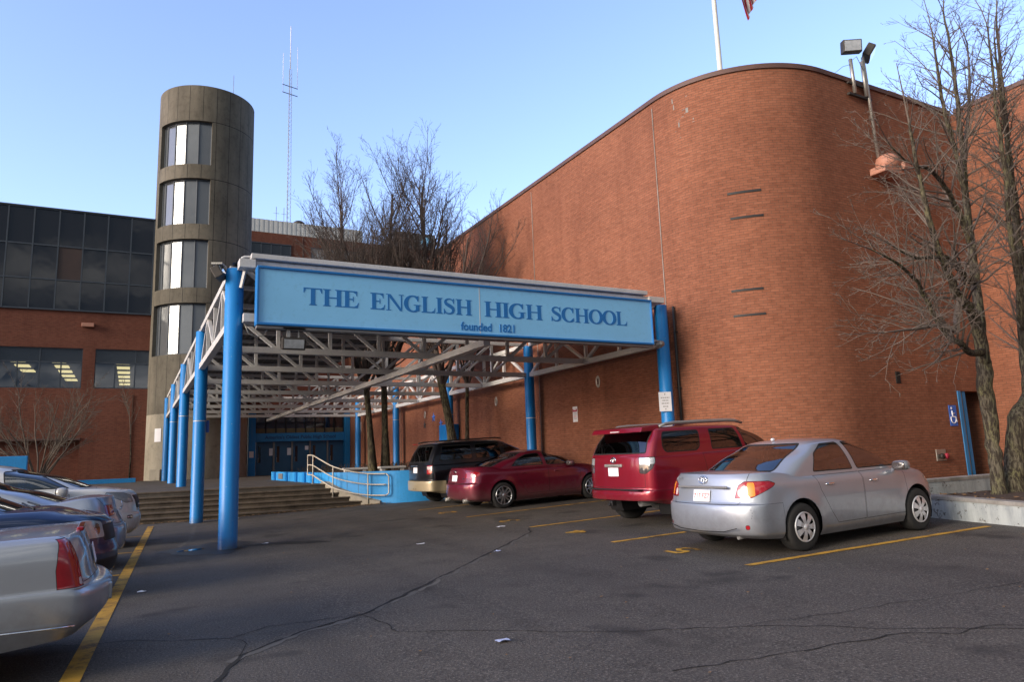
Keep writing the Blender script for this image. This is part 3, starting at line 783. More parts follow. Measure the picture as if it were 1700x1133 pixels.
# ================================================================== CANOPY
CL, CRt, CZ = 1.623, 12.228, 5.294
CY = [14.325 + 7.2 * i for i in range(5)]
can = thing('entrance_canopy', 'long open canopy of white steel trusses on round blue columns', 'canopy', (6.9, 28.7, 0))
def cp(name, mb, m, parent=None, **k): return mb.build(name, m, parent or can, (-6.9, -28.7, 0) if parent is None else None, **k)
for i, y in enumerate(CY):
    for x in (CL, CRt):
        z0 = -.05 if (x == CL and i < 2) else (.78 if x == CL else (gz(x, y) - .05 if i < 1 else .15))
        mb = MB(); prof = [(.169, z0), (.169, CZ - .01), (.16, CZ), (.0, CZ)]
        if x == CL: prof = [(.172, z0), (.172, z0 + .02), (.169, z0 + .03)] + prof[1:]
        mb.lathe(prof, 28, c=(x, y, 0)); c = cp('column', mb, M['blue'])
        if i in (1, 2, 3):
            zz = {1: 2.75, 2: 3.35, 3: 3.55}[i]
            mb = MB(); mb.lathe([(.171, zz), (.171, zz + .025)], 28, c=(x, y, 0)); cp('column_band', mb, M['white'])
ZT, ZB = 5.34, 4.27
def truss_x(y, x0, x1):
    n = 8; ch = MB(); wb = MB()
    ch.box(((x0 + x1) / 2, y, ZT), (x1 - x0, .12, .12)); ch.box(((x0 + x1) / 2, y, ZB), (x1 - x0, .15, .15))
    X = [x0 + (x1 - x0) * i / n for i in range(n + 1)]
    for i in range(1, n): wb.box((X[i], y, (ZT + ZB) / 2), (.085, .085, ZT - ZB - .137))
    for i in range(n):
        a, b = (X[i], X[i + 1]) if i < n / 2 else (X[i + 1], X[i])
        wb.bar((a + (.06 if b > a else -.06), y, ZT - .05), (b - (.06 if b > a else -.06), y, ZB + .06), .08, .08)
    t = cp('truss', ch, M['white'], bevel=.006); wb.build('web', M['white'], t)
def truss_y(x, y0, y1):
    n = 4; ch = MB(); wb = MB()
    ch.box((x, (y0 + y1) / 2, ZT + .002), (.14, y1 - y0, .14)); ch.box((x, (y0 + y1) / 2, ZB + .002), (.155, y1 - y0, .16))
    Y = [y0 + (y1 - y0) * i / n for i in range(n + 1)]
    for i in range(1, n): wb.box((x + .001, Y[i], (ZT + ZB) / 2), (.09, .09, ZT - ZB - .16))
    for i in range(n):
        a, b = (Y[i], Y[i + 1]) if i % 2 else (Y[i + 1], Y[i])
        s = .07 if b > a else -.07
        wb.bar((x, a + s, ZT - .06), (x, b - s, ZB + .07), .085, .085)
    t = cp('truss', ch, M['white'], bevel=.006); wb.build('web', M['white'], t)
for k in range(9): truss_x(CY[0] + 3.6 * k, CL + .17, CRt - .17)
for i in range(4):
    truss_y(CL, CY[i] + .17, CY[i + 1] - .17); truss_y(CRt, CY[i] + .17, CY[i + 1] - .17)
mb = MB(); mb.box((7.1, 29.4, ZB - .17), (.17, 30.0, .16)); cp('centre_beam', mb, M['white'], bevel=.006)
# ribbed roof deck: whole front bay and the left half behind it
mb = MB()
def deck(x0, x1, y0, y1):
    x = x0; w = .15
    while x < x1 - .01:
        for xa, za, xb, zb in ((x, 0, x + .05, 0), (x + .05, 0, x + .075, .05), (x + .075, .05, x + .125, .05), (x + .125, .05, x + w, 0)):
            mb.quad((xa, y0, ZT + .075 + za), (xb, y0, ZT + .075 + zb), (xb, y1, ZT + .075 + zb), (xa, y1, ZT + .075 + za))
        x += w
deck(CL - .05, 12.2, CY[0] - .1, CY[1] - .3); deck(CL - .05, 7.1, CY[1] - .3, 46.9)
cp('roof_deck', mb, M['deck'])
mb = MB()
for y in [CY[0] + 1.8 + 3.6 * k for k in range(9)]: mb.box(((CL + 7.1) / 2, y, ZT + .03), (5.3, .09, .085))
cp('joist', mb, M['white'])
# fascia tubes over the sign, corner plates
mb = MB(); mb.box((6.66, 14.02, 5.34), (9.72, .16, .135)); cp('fascia_beam', mb, M['white'], bevel=.012)
mb = MB(); mb.box((6.66, 13.98, 5.485), (9.60, .24, .10)); cp('fascia_beam', mb, M['white'], bevel=.012)
for c_, d_ in (((1.80, 14.02, 5.33), (.30, .3, .17)), ((1.87, 14.1, 4.30), (.22, .16, .17)), ((11.75, 14.02, 5.33), (.5, .3, .15))):
    mb = MB(); mb.box(c_, d_); cp('corner_plate', mb, M['white'], bevel=.01)
mb = MB(); mb.tube([(1.70, 14.0, 5.41), (1.71, 14.0, 5.46), (1.76, 14.0, 5.485), (1.95, 14.0, 5.50), (2.0, 14.0, 5.47)], .022, 8); mb.bar((1.78, 14.1, 5.24), (1.72, 14.15, 4.9), .05, .05); cp('conduit', mb, M['white'])
mb = MB(); pts = [(1.80, 14.2, 4.22), (1.88, 14.2, 4.02), (2.02, 14.2, 3.95), (2.18, 14.2, 4.0), (2.28, 14.2, 4.24)]; mb.tube(pts, .012, 6); cp('cable', mb, M['galv'])

# ---- sign
SX0, SX1, SZ0, SZ1, SY = 1.955, 11.34, 4.10, 5.235, 13.63
sg = thing('school_sign', 'light blue fascia sign with blue lettering THE ENGLISH HIGH SCHOOL hung on the canopy front', 'sign', (6.65, SY, 4.1))
def sp(name, mb, m, parent=None, **k): return mb.build(name, m, parent or sg, (-6.65, -SY, -4.1) if parent is None else None, **k)
mb = MB(); xs = [SX0, 6.575, SX1]
for a, b in zip(xs[:-1], xs[1:]): mb.box(((a + b) / 2, SY + .12, (SZ0 + SZ1) / 2), (b - a - .008, .22, SZ1 - SZ0 - .02))
face = sp('panel', mb, M['sign_blue'])
mb = MB(); cx, cz = (SX0 + SX1) / 2, (SZ0 + SZ1) / 2
mb.box((cx, SY + .11, SZ0 + .02), (SX1 - SX0 + .03, .27, .045)); mb.box((cx, SY + .11, SZ1 - .02), (SX1 - SX0 + .03, .27, .045))
mb.box((SX0, SY + .11, cz), (.035, .268, SZ1 - SZ0 - .06)); mb.box((SX1, SY + .11, cz), (.03, .268, SZ1 - SZ0 - .06))
sp('frame', mb, M['sign_edge'], bevel=.006)
mb = MB(); mb.box((6.575, SY + .0085, cz), (.016, .003, SZ1 - SZ0 - .1)); sp('joint_cover', mb, M['white'])
mb = MB(); mb.box((cx, SY + .12, SZ0 - .035), (SX1 - SX0, .2, .05)); sp('hanger_rail', mb, M['grey_metal'])
# serif capitals, drawn as polygons on a unit cap height
def band(c, wd):
    out = []
    for i, (x, y) in enumerate(c):
        a = c[max(i - 1, 0)]; b = c[min(i + 1, len(c) - 1)]
        d = Vector((b[0] - a[0], b[1] - a[1])); d.normalize(); out.append(((x - d.y * wd[i] / 2, y + d.x * wd[i] / 2), (x + d.y * wd[i] / 2, y - d.x * wd[i] / 2)))
    return [[out[i][0], out[i][1], out[i + 1][1], out[i + 1][0]] for i in range(len(out) - 1)]
def rect(x0, y0, x1, y1): return [(x0, y0), (x1, y0), (x1, y1), (x0, y1)]
def stem(x, w=.22, y0=0, y1=1, s=.09, top=True, bot=True):
    r = [rect(x, y0, x + w, y1)]
    if top: r += [[(x - s, y1 - .045), (x + w + s, y1 - .045), (x + w + s, y1), (x - s, y1)], [(x - .04, y1 - .045), (x, y1 - .1), (x, y1 - .045)], [(x + w, y1 - .045), (x + w, y1 - .1), (x + w + .04, y1 - .045)]]
    if bot: r += [rect(x - s, y0, x + w + s, y0 + .045), [(x - .04, y0 + .045), (x, y0 + .045), (x, y0 + .1)], [(x + w, y0 + .1), (x + w, y0 + .045), (x + w + .04, y0 + .045)]]
    return r
def ell(cx, cy, rx, ry, a0, a1, wf, n=26):
    c = [(cx + rx * math.cos(rad(a0 + (a1 - a0) * i / n)), cy + ry * math.sin(rad(a0 + (a1 - a0) * i / n))) for i in range(n + 1)]
    return band(c, [wf(a0 + (a1 - a0) * i / n) for i in range(n + 1)])
thick = lambda a: .085 + .16 * abs(math.cos(rad(a))) ** 1.4
def glyph(ch):
    if ch == 'I': return stem(.11), .42
    if ch == 'T': return stem(.38, top=False) + [rect(.02, .93, .94, 1), [(.02, .945), (.02, .70), (.06, .72), (.14, .945)], [(.82, .945), (.90, .72), (.94, .70), (.94, .945)]], .96
    if ch == 'H': return stem(.11) + stem(.72) + [rect(.31, .465, .74, .54)], 1.03
    if ch == 'L': return stem(.11, bot=False) + [rect(.02, 0, .80, .07), [(.72, .055), (.80, .055), (.84, .32), (.80, .31)], [(.58, .055), (.74, .055), (.80, .2)]], .86
    if ch == 'E': return stem(.11, top=False, bot=False) + [rect(.02, 0, .78, .07), rect(.02, .93, .74, 1), rect(.31, .465, .56, .54), [(.52, .36), (.56, .36), (.56, .66), (.52, .66)], [(.70, .055), (.78, .055), (.83, .32), (.79, .31)], [(.66, .945), (.70, .72), (.74, .70), (.74, .945)], [(.56, .055), (.72, .055), (.79, .2)], [(.5, .945), (.70, .82), (.70, .945)]], .86
    if ch == 'N': return [rect(.12, 0, .20, .96), rect(.85, .1, .93, 1), [(.02, 1), (.02, .955), (.10, .955), (.80, 0), (.92, 0), (.92, .06), (.27, 1)], rect(.02, 0, .31, .045), rect(.74, .955, 1.03, 1)], 1.05
    if ch == 'O': return ell(.50, .5, .40, .475, 0, 360, thick, 40), 1.0
    if ch == 'C': return ell(.50, .5, .40, .475, 48, 318, thick) + [[(.76, .64), (.81, .64), (.82, 1.0), (.78, 1.0), (.70, .86)], [(.74, .17), (.80, .13), (.86, .28), (.81, .30)]], .9
    if ch == 'G': return ell(.50, .5, .40, .475, 48, 300, thick) + [[(.76, .66), (.81, .66), (.82, 1.0), (.78, 1.0), (.70, .86)], rect(.66, .06, .86, .43), rect(.54, .40, .96, .445)], .98
    if ch == 'S':
        c = [(.66, .78), (.60, .90), (.46, .965), (.30, .955), (.19, .87), (.165, .76), (.22, .655), (.36, .565), (.50, .49), (.62, .39), (.65, .26), (.60, .13), (.47, .045), (.31, .035), (.18, .10), (.10, .24)]
        w = [.06, .075, .085, .10, .14, .17, .20, .22, .22, .21, .18, .15, .10, .085, .075, .06]
        return band(c, w) + [[(.64, .68), (.69, .68), (.70, 1.0), (.66, 1.0), (.60, .9)], [(.06, 0), (.10, 0), (.16, .1), (.11, .33), (.06, .33)]], .78
def word(txt, x0, x1, zb, h):
    tot = sum(glyph(c)[1] for c in txt); k = (x1 - x0) / tot / h; x = x0
    for c in txt:
        ps, adv = glyph(c); mb = MB()
        for i, p in enumerate(ps):
            d = .0115 + .00010 * i; n = len(p)
            a = sum(p[q][0] * p[(q + 1) % n][1] - p[(q + 1) % n][0] * p[q][1] for q in range(n))
            if a < 0: p = p[::-1]
            P = [(x + u * h * k, zb + v * h) for u, v in p]
            mb.add([(X, SY + .018 - d, Z) for X, Z in P] + [(X, SY + .0095, Z) for X, Z in P], [tuple(range(n))] + [(j, n + j, n + (j + 1) % n, (j + 1) % n) for j in range(n)])
        sp('letter', mb, M['letter']); x += adv * h * k
for txt, x0, x1 in (('THE', 2.79, 3.90), ('ENGLISH', 4.12, 6.39), ('HIGH', 6.68, 8.17), ('SCHOOL', 8.38, 10.58)): word(txt, x0, x1, 4.535, .345)
for a, b, s in (('founded', 6.0, .235), ('1821', 7.10, .235)):
    o = text_obj('lettering', a, s, M['letter'], sg, (a == 'founded' and 6.49 or 7.24) and ((6.49 if a == 'founded' else 7.24) - 6.65, .006, 4.285 - 4.1), FACE_Y, .005, .004)
    o.scale = (.96 if a == 'founded' else .95, 1.05, 1)

# ---- lamps on the canopy
def floodlight(label, loc, rz, tilt, drop=.2, w=.36, side=False):
    t = thing('floodlight', label, 'floodlight', loc, rz)
    mb = MB()
    mb.box((0, 0, 0), (w * .95, .2, .035)); mb.box((-w * .22, 0, -drop / 2), (.07, .06, drop)); mb.box((w * .22, 0, -drop / 2), (.02, .03, drop))
    mb.build('bracket', M['galv'], t)
    mb = MB(); mb.box((0, .0, 0), (w, .17, .24)); h = mb.build('housing', M['dark_metal'], t, (0, 0, -drop - .12), bevel=.02); h.rotation_euler = (tilt, 0, 0)
    mb = MB(); mb.box((0, -.09, 0), (w * .84, .012, .17)); mb.build('lens', M['clear_lens'], h)
    return t
floodlight('black square floodlight hung under the lower left edge of the blue sign', (2.64, 13.75, 4.06), 0, .2, .16, .44)
t = floodlight('dark floodlight on an arm at the top of the front left blue column', (1.33, 14.3, 5.35), 1.2, -.5, .04, .34)
mb = MB(); mb.tube([(0, 0, 0), (.05, -.2, -.12), (.06, -.32, -.12)], .02, 6); mb.build('arm', M['galv'], t)
t = thing('spotlight', 'round grey spotlight beside the top of the front right blue column', 'spotlight', (11.85, 14.0, 4.19))
mb = MB(); mb.lathe([(.0, -.12), (.07, -.11), (.10, .0), (.11, .09), (.09, .09), (.0, .06)], 16, 'y'); mb.build('housing', M['galv'], t)
mb = MB(); mb.bar((0, .05, .02), (.25, .2, .06), .03, .03); mb.bar((-.45, .0, -.06), (.0, .02, -.05), .03, .03); mb.build('bracket', M['galv'], t)

# ---- things on the flank of the hall
mb = MB(); mb.tube([(0, 0, .2), (0, 0, 5.2)], .035, 6)
for z in (1.5, 3.0, 4.5): mb.box((0, 0, z), (.06, .14, .03))
tag(mb.build('downspout', M['dark_metal'], None, (12.655, 14.3, .1)), 'thin dark downspout on the brick wall behind the front right column', 'downspout')
def wallsign(name, label, cat, loc, w, h, face, base):
    t = thing(name, label, cat, loc)
    mb = MB()
    d = (.012, w, h) if face == 'x' else (w, .012, h)
    mb.box((0, 0, 0), d); mb.build('plate', base, t, bevel=.003)
    return t
def lines(t, rowz, face, m, seedw=None):
    r = random.Random(3)
    for z, h, w in rowz:
        mb = MB(); x = -w / 2
        while x < w / 2 - .005:
            L = min(r.uniform(.015, .06), w / 2 - x)
            if face == 'x': mb.box((-.0075, -(x + L / 2), z), (.003, L, h))
            else: mb.box((x + L / 2, -.0075, z), (L, .003, h))
            x += L + .012
        mb.build('print', m, t)
t = wallsign('parking_notice', 'white rectangular notice of faint grey print strapped to the front right blue column', 'sign', (12.06, 14.19, 2.73), .32, .50, 'y', M['paper'])
lines(t, [(.19, .04, .03), (.10, .028, .22), (.03, .028, .16), (-.045, .028, .19), (-.125, .028, .13), (-.19, .03, .03)], 'y', M['grey_text'])
t.rotation_euler = (0, 0, rad(-28))
t = wallsign('no_parking_sign', 'narrow white sign with a red band on the shaded brick wall', 'sign', (12.692, 19.40, 2.75), .27, .50, 'x', M['paper'])
mb = MB(); mb.box((-.007, 0, .125), (.004, .25, .09)); mb.build('red_band', M['sign_red'], t)
mb = MB(); mb.box((-.0095, 0, .15), (.003, .15, .025)); mb.build('print', M['paper'], t)
lines(t, [(.05, .02, .17), (.01, .02, .19), (-.03, .02, .17), (-.115, .02, .2), (-.155, .02, .16)], 'x', M['grey_text'])
lines(t, [(-.07, .022, .16)], 'x', M['red_text'])
for y, z, lab in ((18.02, 3.67, 'small oval wall plate on the shaded brick above the red SUV'), (25.07, 3.64, 'small oval wall plate on the brick between the second and third right columns'), (32.9, 3.62, 'small oval wall plate above the star ornaments')):
    t = thing('wall_plate', lab, 'wall fitting', (12.69, y, z))
    mb = MB(); mb.lathe([(.055, 0), (.075, -.02), (.09, -.02), (.10, 0)], 20, 'x'); o = mb.build('ring', M['galv'], t); o.scale = (1, 1.1, 1.9)
    mb = MB(); mb.box((-.004, 0, 0), (.006, .10, .18)); mb.build('plate', M['brick_far'] if False else M['coping'], t)
for y, z, sz, m, lab in ((31.75, 3.42, .25, 'sign_hc', 'bright blue star ornament on brick, highest of three'), (30.85, 3.08, .24, 'sign_hc', 'blue star ornament on brick, nearest the tree trunk'), (32.95, 3.12, .22, 'dark_metal', 'dark star ornament on brick, farthest back')):
    mb = MB(); P = []
    for k in range(10):
        r = sz if k % 2 == 0 else sz * .42; a = PI / 2 + PI * k / 5; P.append((r * math.cos(a), r * math.sin(a)))
    mb.add([(0, -x, y2) for x, y2 in P] + [(-.05, 0, 0)], [(k, (k + 1) % 10, 10) for k in range(10)])
    tag(mb.build('star_ornament', M[m], None, (12.685, y, z)), lab, 'ornament', 'star ornaments on the brick flank')
t = thing('service_cabinet', 'bright blue steel cabinet against the brick wall behind the tree trunk', 'cabinet', (12.4, 29.25, .81))
mb = MB(); mb.box((0, 0, 1.07), (.55, .95, 2.14)); mb.build('body', M['blue'], t, bevel=.02)
mb = MB(); mb.box((-.28, 0, 1.05), (.012, .86, 1.95)); d = mb.build('door', M['blue'], t, bevel=.005)
# ---- front face of the hall
t = wallsign('accessible_sign', 'blue sign with a white wheelchair symbol beside the recessed doorway', 'sign', (19.74, HY - .01, 2.14), .34, .56, 'y', M['sign_hc'])
sy = MB(); sy.tube([(.115 * math.cos(a) - .015, -.009, -.09 + .115 * math.sin(a)) for a in [rad(150 + 12 * i) for i in range(20)]], .014, 6)
sy.tube([(-.05, -.009, .13), (-.05, -.009, -.02), (.08, -.009, -.03), (.115, -.009, -.16), (.145, -.009, -.16)], .020, 6); sy.tube([(-.05, -.009, .06), (.06, -.009, .06)], .014, 6)
sy.sphere((-.05, -.009, .2), (.035, .008, .035), 10, 6); sy.build('symbol', M['paper'], t)
t = thing('fire_connection', 'small grey wall plate with two red capped inlets low on the brick', 'fire inlet', (18.96, HY - .01, 1.1))
mb = MB(); mb.box((0, 0, 0), (.42, .02, .30)); mb.build('plate', M['galv'], t, bevel=.004)
for x, m in ((-.10, 'dark_metal'), (.10, 'sign_red')):
    mb = MB(); mb.lathe([(.055, 0), (.055, -.07), (.075, -.07), (.075, -.12), (.0, -.12)], 14, 'y', (x, 0, -.03)); mb.build('inlet', M[m], t)
t = thing('siren_horn', 'salmon painted siren box mounted high on the curved brick corner', 'siren', (17.87, HY, 8.75))
mb = MB(); mb.box((-.05, -.24, .0), (.85, .46, .20)); mb.box((.35, -.3, .12), (.45, .55, .2), .2); mb.build('bracket', M['salmon'], t, bevel=.03)
mb = MB(); mb.lathe([(.0, .42), (.16, .40), (.27, .32), (.30, .2), (.30, .05), (.2, .0)], 20, c=(-.02, -.26, .08)); mb.build('bell', M['salmon'], t)
t = thing('floodlight_mast', 'pair of dark floodlights on conduit poles above the curved brick parapet', 'floodlight', (17.4, HY - .12, 9.2))
mb = MB(); mb.tube([(.30, 0, .0), (.18, 0, 2.6), (.16, 0, 2.95)], .045, 8); mb.tube([(.12, 0, 1.75), (.10, 0, 2.8)], .05, 8); mb.tube([(-.36, 0, 1.75), (-.40, 0, 2.75)], .05, 8); mb.build('pole', M['galv'], t)
mb = MB(); mb.box((-.12, .04, 1.72), (.95, .08, .06)); mb.box((-.12, .04, 2.05), (.9, .06, .05)); mb.build('bracket', M['dark_metal'], t)
for x, rz, tl, nm in ((-.32, -.55, .15, 0), (.42, .7, .6, 1)):
    mb = MB(); mb.box((0, 0, 0), (.52, .22, .36)); h = mb.build('lamp_head', M['dark_metal'], t, (x, -.02, 3.13), bevel=.03); h.rotation_euler = (tl, 0, rz)
    g = MB(); g.box((0, -.115, 0), (.44, .012, .28)); g.build('lens', M['clear_lens'], h)
mb = MB(); mb.tube([(.14, .0, 2.45), (.02, -.05, 2.55), (-.2, -.06, 2.85), (-.38, 0, 2.7)], .008, 5); mb.tube([(-.4, 0, 2.6), (-.75, .0, 2.45), (-.95, .1, 2.28)], .006, 5); mb.build('cable', M['black'], t)

# ================================================================== PLANTERS, RAIL, LOW WALLS
PE = [(5.5, 33.2), (5.5, 31), (5.52, 28), (5.56, 25.6), (5.58, 24.4), (5.66, 23.6), (5.85, 23.1), (6.15, 22.7), (6.5, 22.3), (6.95, 21.95), (7.45, 21.55), (8.2, 21.3), (9.5, 21.22), (12.5, 21.22)]
def smooth_path(P, n=6):
    out = []
    for i in range(len(P) - 1):
        p0, p1, p2, p3 = P[max(i - 1, 0)], P[i], P[i + 1], P[min(i + 2, len(P) - 1)]
        for k in range(n):
            t = k / n
            out.append(tuple(.5 * (2 * p1[d] + (p2[d] - p0[d]) * t + (2 * p0[d] - 5 * p1[d] + 4 * p2[d] - p3[d]) * t * t + (3 * p1[d] - p0[d] - 3 * p2[d] + p3[d]) * t ** 3) for d in range(len(p1))))
    return out + [P[-1]]
pe = smooth_path(PE)
t = thing('curved_planter', 'raised planter with a curved bright blue wall at the foot of the steps', 'planter', (7.4, 23, .16))
def pp(name, mb, m, **k): return mb.build(name, m, t, (-7.4, -23, -.16), **k)
mb = MB(); o1 = offs(pe, .0); i1 = offs(pe, -.28)
for k in range(len(pe) - 1):
    a, b, c, d = o1[k], o1[k + 1], i1[k + 1], i1[k]
    mb.quad((*a, 0), (*b, 0), (*b, 1.16), (*a, 1.16)); mb.sm[-1] = True
    mb.quad((*a, 1.16), (*b, 1.16), (*c, 1.16), (*d, 1.16)); mb.quad((*c, .8), (*d, .8), (*d, 1.16), (*c, 1.16))
pp('wall', mb, M['blue_wall'])
mb = MB(); oc = offs(pe, .09); ks = [k for k in range(len(pe)) if 21.75 < pe[k][1] < 24.0 and pe[k][0] < 7]
def stz(q): return max(gz(*q) + .02, min(.83, (q[1] - (22.3 - .08 * q[0])) / .3 * .135 + .12))
for k in ks[:-1]:
    a, b, c, d = oc[k], oc[k + 1], o1[k + 1], o1[k]; za, zb = stz(pe[k]), stz(pe[k + 1])
    mb.quad((*a, za), (*b, zb), (*c, zb + .05), (*d, za + .05)); mb.quad((*a, -.02), (*b, -.02), (*b, zb), (*a, za))
pp('sloped_kerb', mb, M['concrete_light'])
mb = MB(); mb.add([(x, y, 1.10) for x, y in i1] + [(12.69, 34.2, 1.10)], [tuple(range(len(i1) + 1))]); pp('soil', mb, M['soil'])
for yy in (25.2, 26.4, 27.8, 29.6, 32.2): 
    mb = MB(); xx = 5.58 - (yy - 24.4) * .009; mb.box((xx - .02, yy, .985), (.12, .34, .36)); pp('buttress', mb, M['blue'])
for k in (26, 31, 36, 41, 46):
    q = pe[k]; q2 = pe[k + 1]; mb = MB(); mb.box((q[0], q[1], .6), (.018, .012, 1.1), math.atan2(q2[1] - q[1], q2[0] - q[0])); pp('joint', mb, M['blue_dark'])
mb = MB(); mb.box((5.485, 30.9, .99), (.02, .9, .22)); tag(mb.build('plaque', M['grey_metal'], None, (0, 0, 0)), 'grey plaque set on the far end of the blue planter wall', 'plaque')
for (x, y, L, rz, lab) in ((6.95, 24.9, .85, -.1, 'white concrete bench slab on the planter, nearer the steps'), (8.3, 24.9, .95, -.05, 'white concrete bench slab on the planter beside the leaning trunk')):
    b = thing('bench_slab', lab, 'bench', (x, y, 1.10), rz)
    mb = MB(); mb.box((0, 0, .14), (L, .4, .07)); mb.build('seat', M['white'], b, bevel=.012)
    for s in (-1, 1):
        mb = MB(); mb.box((s * L * .36, 0, .055), (.12, .32, .10)); mb.build('leg', M['white'], b)
mb = MB(); r5 = random.Random(9)
for i in range(260):
    x, y = r5.uniform(6.3, 12.3), r5.uniform(27.5, 31.5); h = r5.uniform(.1, .34)
    a = r5.uniform(0, 6.3); d = r5.uniform(.05, .25); mb.bar((x, y, 1.08), (x + d * math.cos(a), y + d * math.sin(a), 1.08 + h), .018, .018)
tag(mb.build('dry_ground_cover', M['hedge'], None), kind='stuff')
# handrail along the planter curve
hr = thing('handrail', 'pale three-bar tubular handrail curving down beside the steps', 'handrail', (6, 22.9, .4))
def rp(name, mb): return mb.build(name, M['rail'], hr, (-6, -22.9, -.4))
top = smooth_path([(5.38, 25.2, 1.76), (5.38, 24.4, 1.74), (5.46, 23.6, 1.58), (5.68, 22.9, 1.36), (6.08, 22.45, 1.20), (6.58, 22.10, 1.10), (7.05, 21.70, 1.08)], 6)
def low(p, d): return [(x, y, z - d) for x, y, z in p]
loopF = [(5.34, 25.45, 1.70), (5.34, 25.45, 1.0), (5.33, 25.38, .92)]
mb = MB(); mb.tube(top, .021, 8); a = top[-1]; e = low(top, .66)
mb.tube([(a[0], a[1], a[2]), (a[0] + .07, a[1] - .03, a[2] - .07), (a[0] + .07, a[1] - .03, a[2] - .59), (a[0], a[1], a[2] - .66)], .021, 8)
mb.tube(e, .021, 8); mb.tube(low(top, .33), .019, 8)
s0 = top[0]; mb.tube([s0, (s0[0] + .02, s0[1] + .09, s0[2] - .08), (s0[0] + .02, s0[1] + .09, s0[2] - .58), (s0[0], s0[1], s0[2] - .66)], .021, 8)
rp('rails', mb)
for x, y, z0, z1 in ((5.38, 24.4, .81, 1.74), (5.68, 22.90, .4, 1.355), (6.58, 22.10, .13, 1.10)):
    mb = MB(); mb.tube([(x, y, z0), (x, y, z1)], .021, 8); mb.lathe([(.05, z0), (.05, z0 + .012)], 12, c=(x, y, 0)); rp('post', mb)
# low blue walls far left
mb = MB(); mb.box((-7.8, 32, 1.47), (8.75, .25, 1.33)); tag(mb.build('blue_low_wall', M['blue_wall'], None, bevel=.015), 'tall stub of bright blue wall behind the white car', 'wall')
mb = MB(); mb.box((-3.0, 43, .92), (6.45, .3, .23)); tag(mb.build('blue_low_wall', M['blue_wall'], None, bevel=.015), 'long low bright blue kerb wall at the foot of the classroom block', 'wall')
# retaining walls and bed at the right
def ret(name, lab, a, b, th, z0a, z0b, z1a, z1b):
    d = Vector((b[0] - a[0], b[1] - a[1])).normalized(); n = Vector((d.y, -d.x)); mb = MB()
    N = 10
    for i in range(N):
        ps = []
        for k in (i / N, (i + 1) / N):
            p = Vector(a) * (1 - k) + Vector(b) * k; ps.append((p, z0a * (1 - k) + z0b * k, z1a * (1 - k) + z1b * k))
        (p, za, zb), (q, zc, zd) = ps; p2, q2 = p - n * th, q - n * th
        mb.quad((*p, za), (*q, zc), (*q, zd), (*p, zb)); mb.quad((*p, zb), (*q, zd), (*q2, zd), (*p2, zb)); mb.quad((*q2, zc), (*p2, za), (*p2, zb), (*q2, zd))
    for (p, z0, z1) in ((Vector(a), z0a, z1a), (Vector(b), z0b, z1b)):
        p2 = p - n * th; mb.quad((*p, z0), (*p2, z0), (*p2, z1), (*p, z1))
    t = mb.build(name, M['ret'], None); tag(t, lab, 'wall')
    mb = MB()
    for off, dz in ((.012, .0),):
        p, q = Vector(a) + n * off, Vector(b) + n * off; p2, q2 = Vector(a) - n * (th + .01), Vector(b) - n * (th + .01)
        mb.add([(*p, z1a - .055), (*q, z1b - .055), (*q, z1b + .006), (*p, z1a + .006), (*p2, z1a - .055), (*q2, z1b - .055), (*q2, z1b + .006), (*p2, z1a + .006)], [(0, 1, 2, 3), (3, 2, 6, 7), (5, 4, 7, 6), (0, 3, 7, 4), (1, 5, 6, 2)])
    mb.build('cap', M['ledge'], t, bevel=.01)
def chipped(name):
    t2 = NT(name); t2.set(Roughness=.8); p = t2.coord('pos')
    a = t2.noise(p, 7, 6, .75); b = t2.noise(t2.scale(p, (3, 3, .6)), 1.4, 5, .7)
    col = t2.mix((.40, .44, .44), (.23, .26, .27), t2.ramp(b, [(.42, 0.0), (.7, 1.0)]))
    col = t2.mix(col, (.07, .06, .05), t2.ramp(a, [(.575, 0.0), (.62, .85)]))
    t2.link(col, t2.bsdf.inputs['Base Color']); t2.bump(a, .5, .02); return t2.mat
M['ret'] = chipped('chipped_white_paint')
ret('retaining_wall', 'low chipped white retaining wall in front of the silver sedan', (12.15, 8.25), (11.15, 3.9), .22, -.05, -.05, .60, .50)
ret('retaining_wall', 'rear white retaining wall below the recessed doorway', (11.95, 8.3), (21.65, 8.3), .22, -.05, -.05, .77, .77)
mb = MB()
bx = [11.5 + .6 * i for i in range(18)]; byy = [2.5 + .58 * i for i in range(11)]
r6 = random.Random(4)
for y in byy:
    for x in bx:
        xe = 11.2 + (y - 3.9) * .23 + .25
        mb.v.append((max(x, xe), min(y, 8.45), .38 + .015 * (x - 11.5) * (1 if x < 16 else 0) + .1 * math.exp(-((x - 14) ** 2 + (y - 7.3) ** 2) / 1.1) + r6.uniform(-.02, .03)))
for j in range(len(byy) - 1):
    for i in range(len(bx) - 1):
        k = j * len(bx) + i; mb.f.append((k, k + 1, k + 1 + len(bx), k + len(bx))); mb.m.append(0); mb.sm.append(True)
struct(mb.build('planting_bed_soil', M['soil']))
mb = MB(); mb.add([(12.2, 8.5, .5), (21.69, 8.5, .5), (21.69, HY, .5), (15.9, HY, .5), (12.9, 9.4, .5)], [(0, 1, 2, 3, 4)]); struct(mb.build('doorway_path', M['plaza']))
mb = MB()
for i in range(150):
    x, y = r6.uniform(11.9, 14.8), r6.uniform(6.2, 8.1); a = r6.uniform(0, 6.3); s = r6.uniform(.02, .05); z = .47 + r6.uniform(0, .05)
    mb.add([(x + s * math.cos(a + q), y + s * math.sin(a + q), z + r6.uniform(-.015, .02)) for q in (0, 1.6, 3.1, 4.7)], [(0, 1, 2, 3)])
tag(mb.build('fallen_leaves', M['leaf_dry'], None), kind='stuff')
mb = MB()
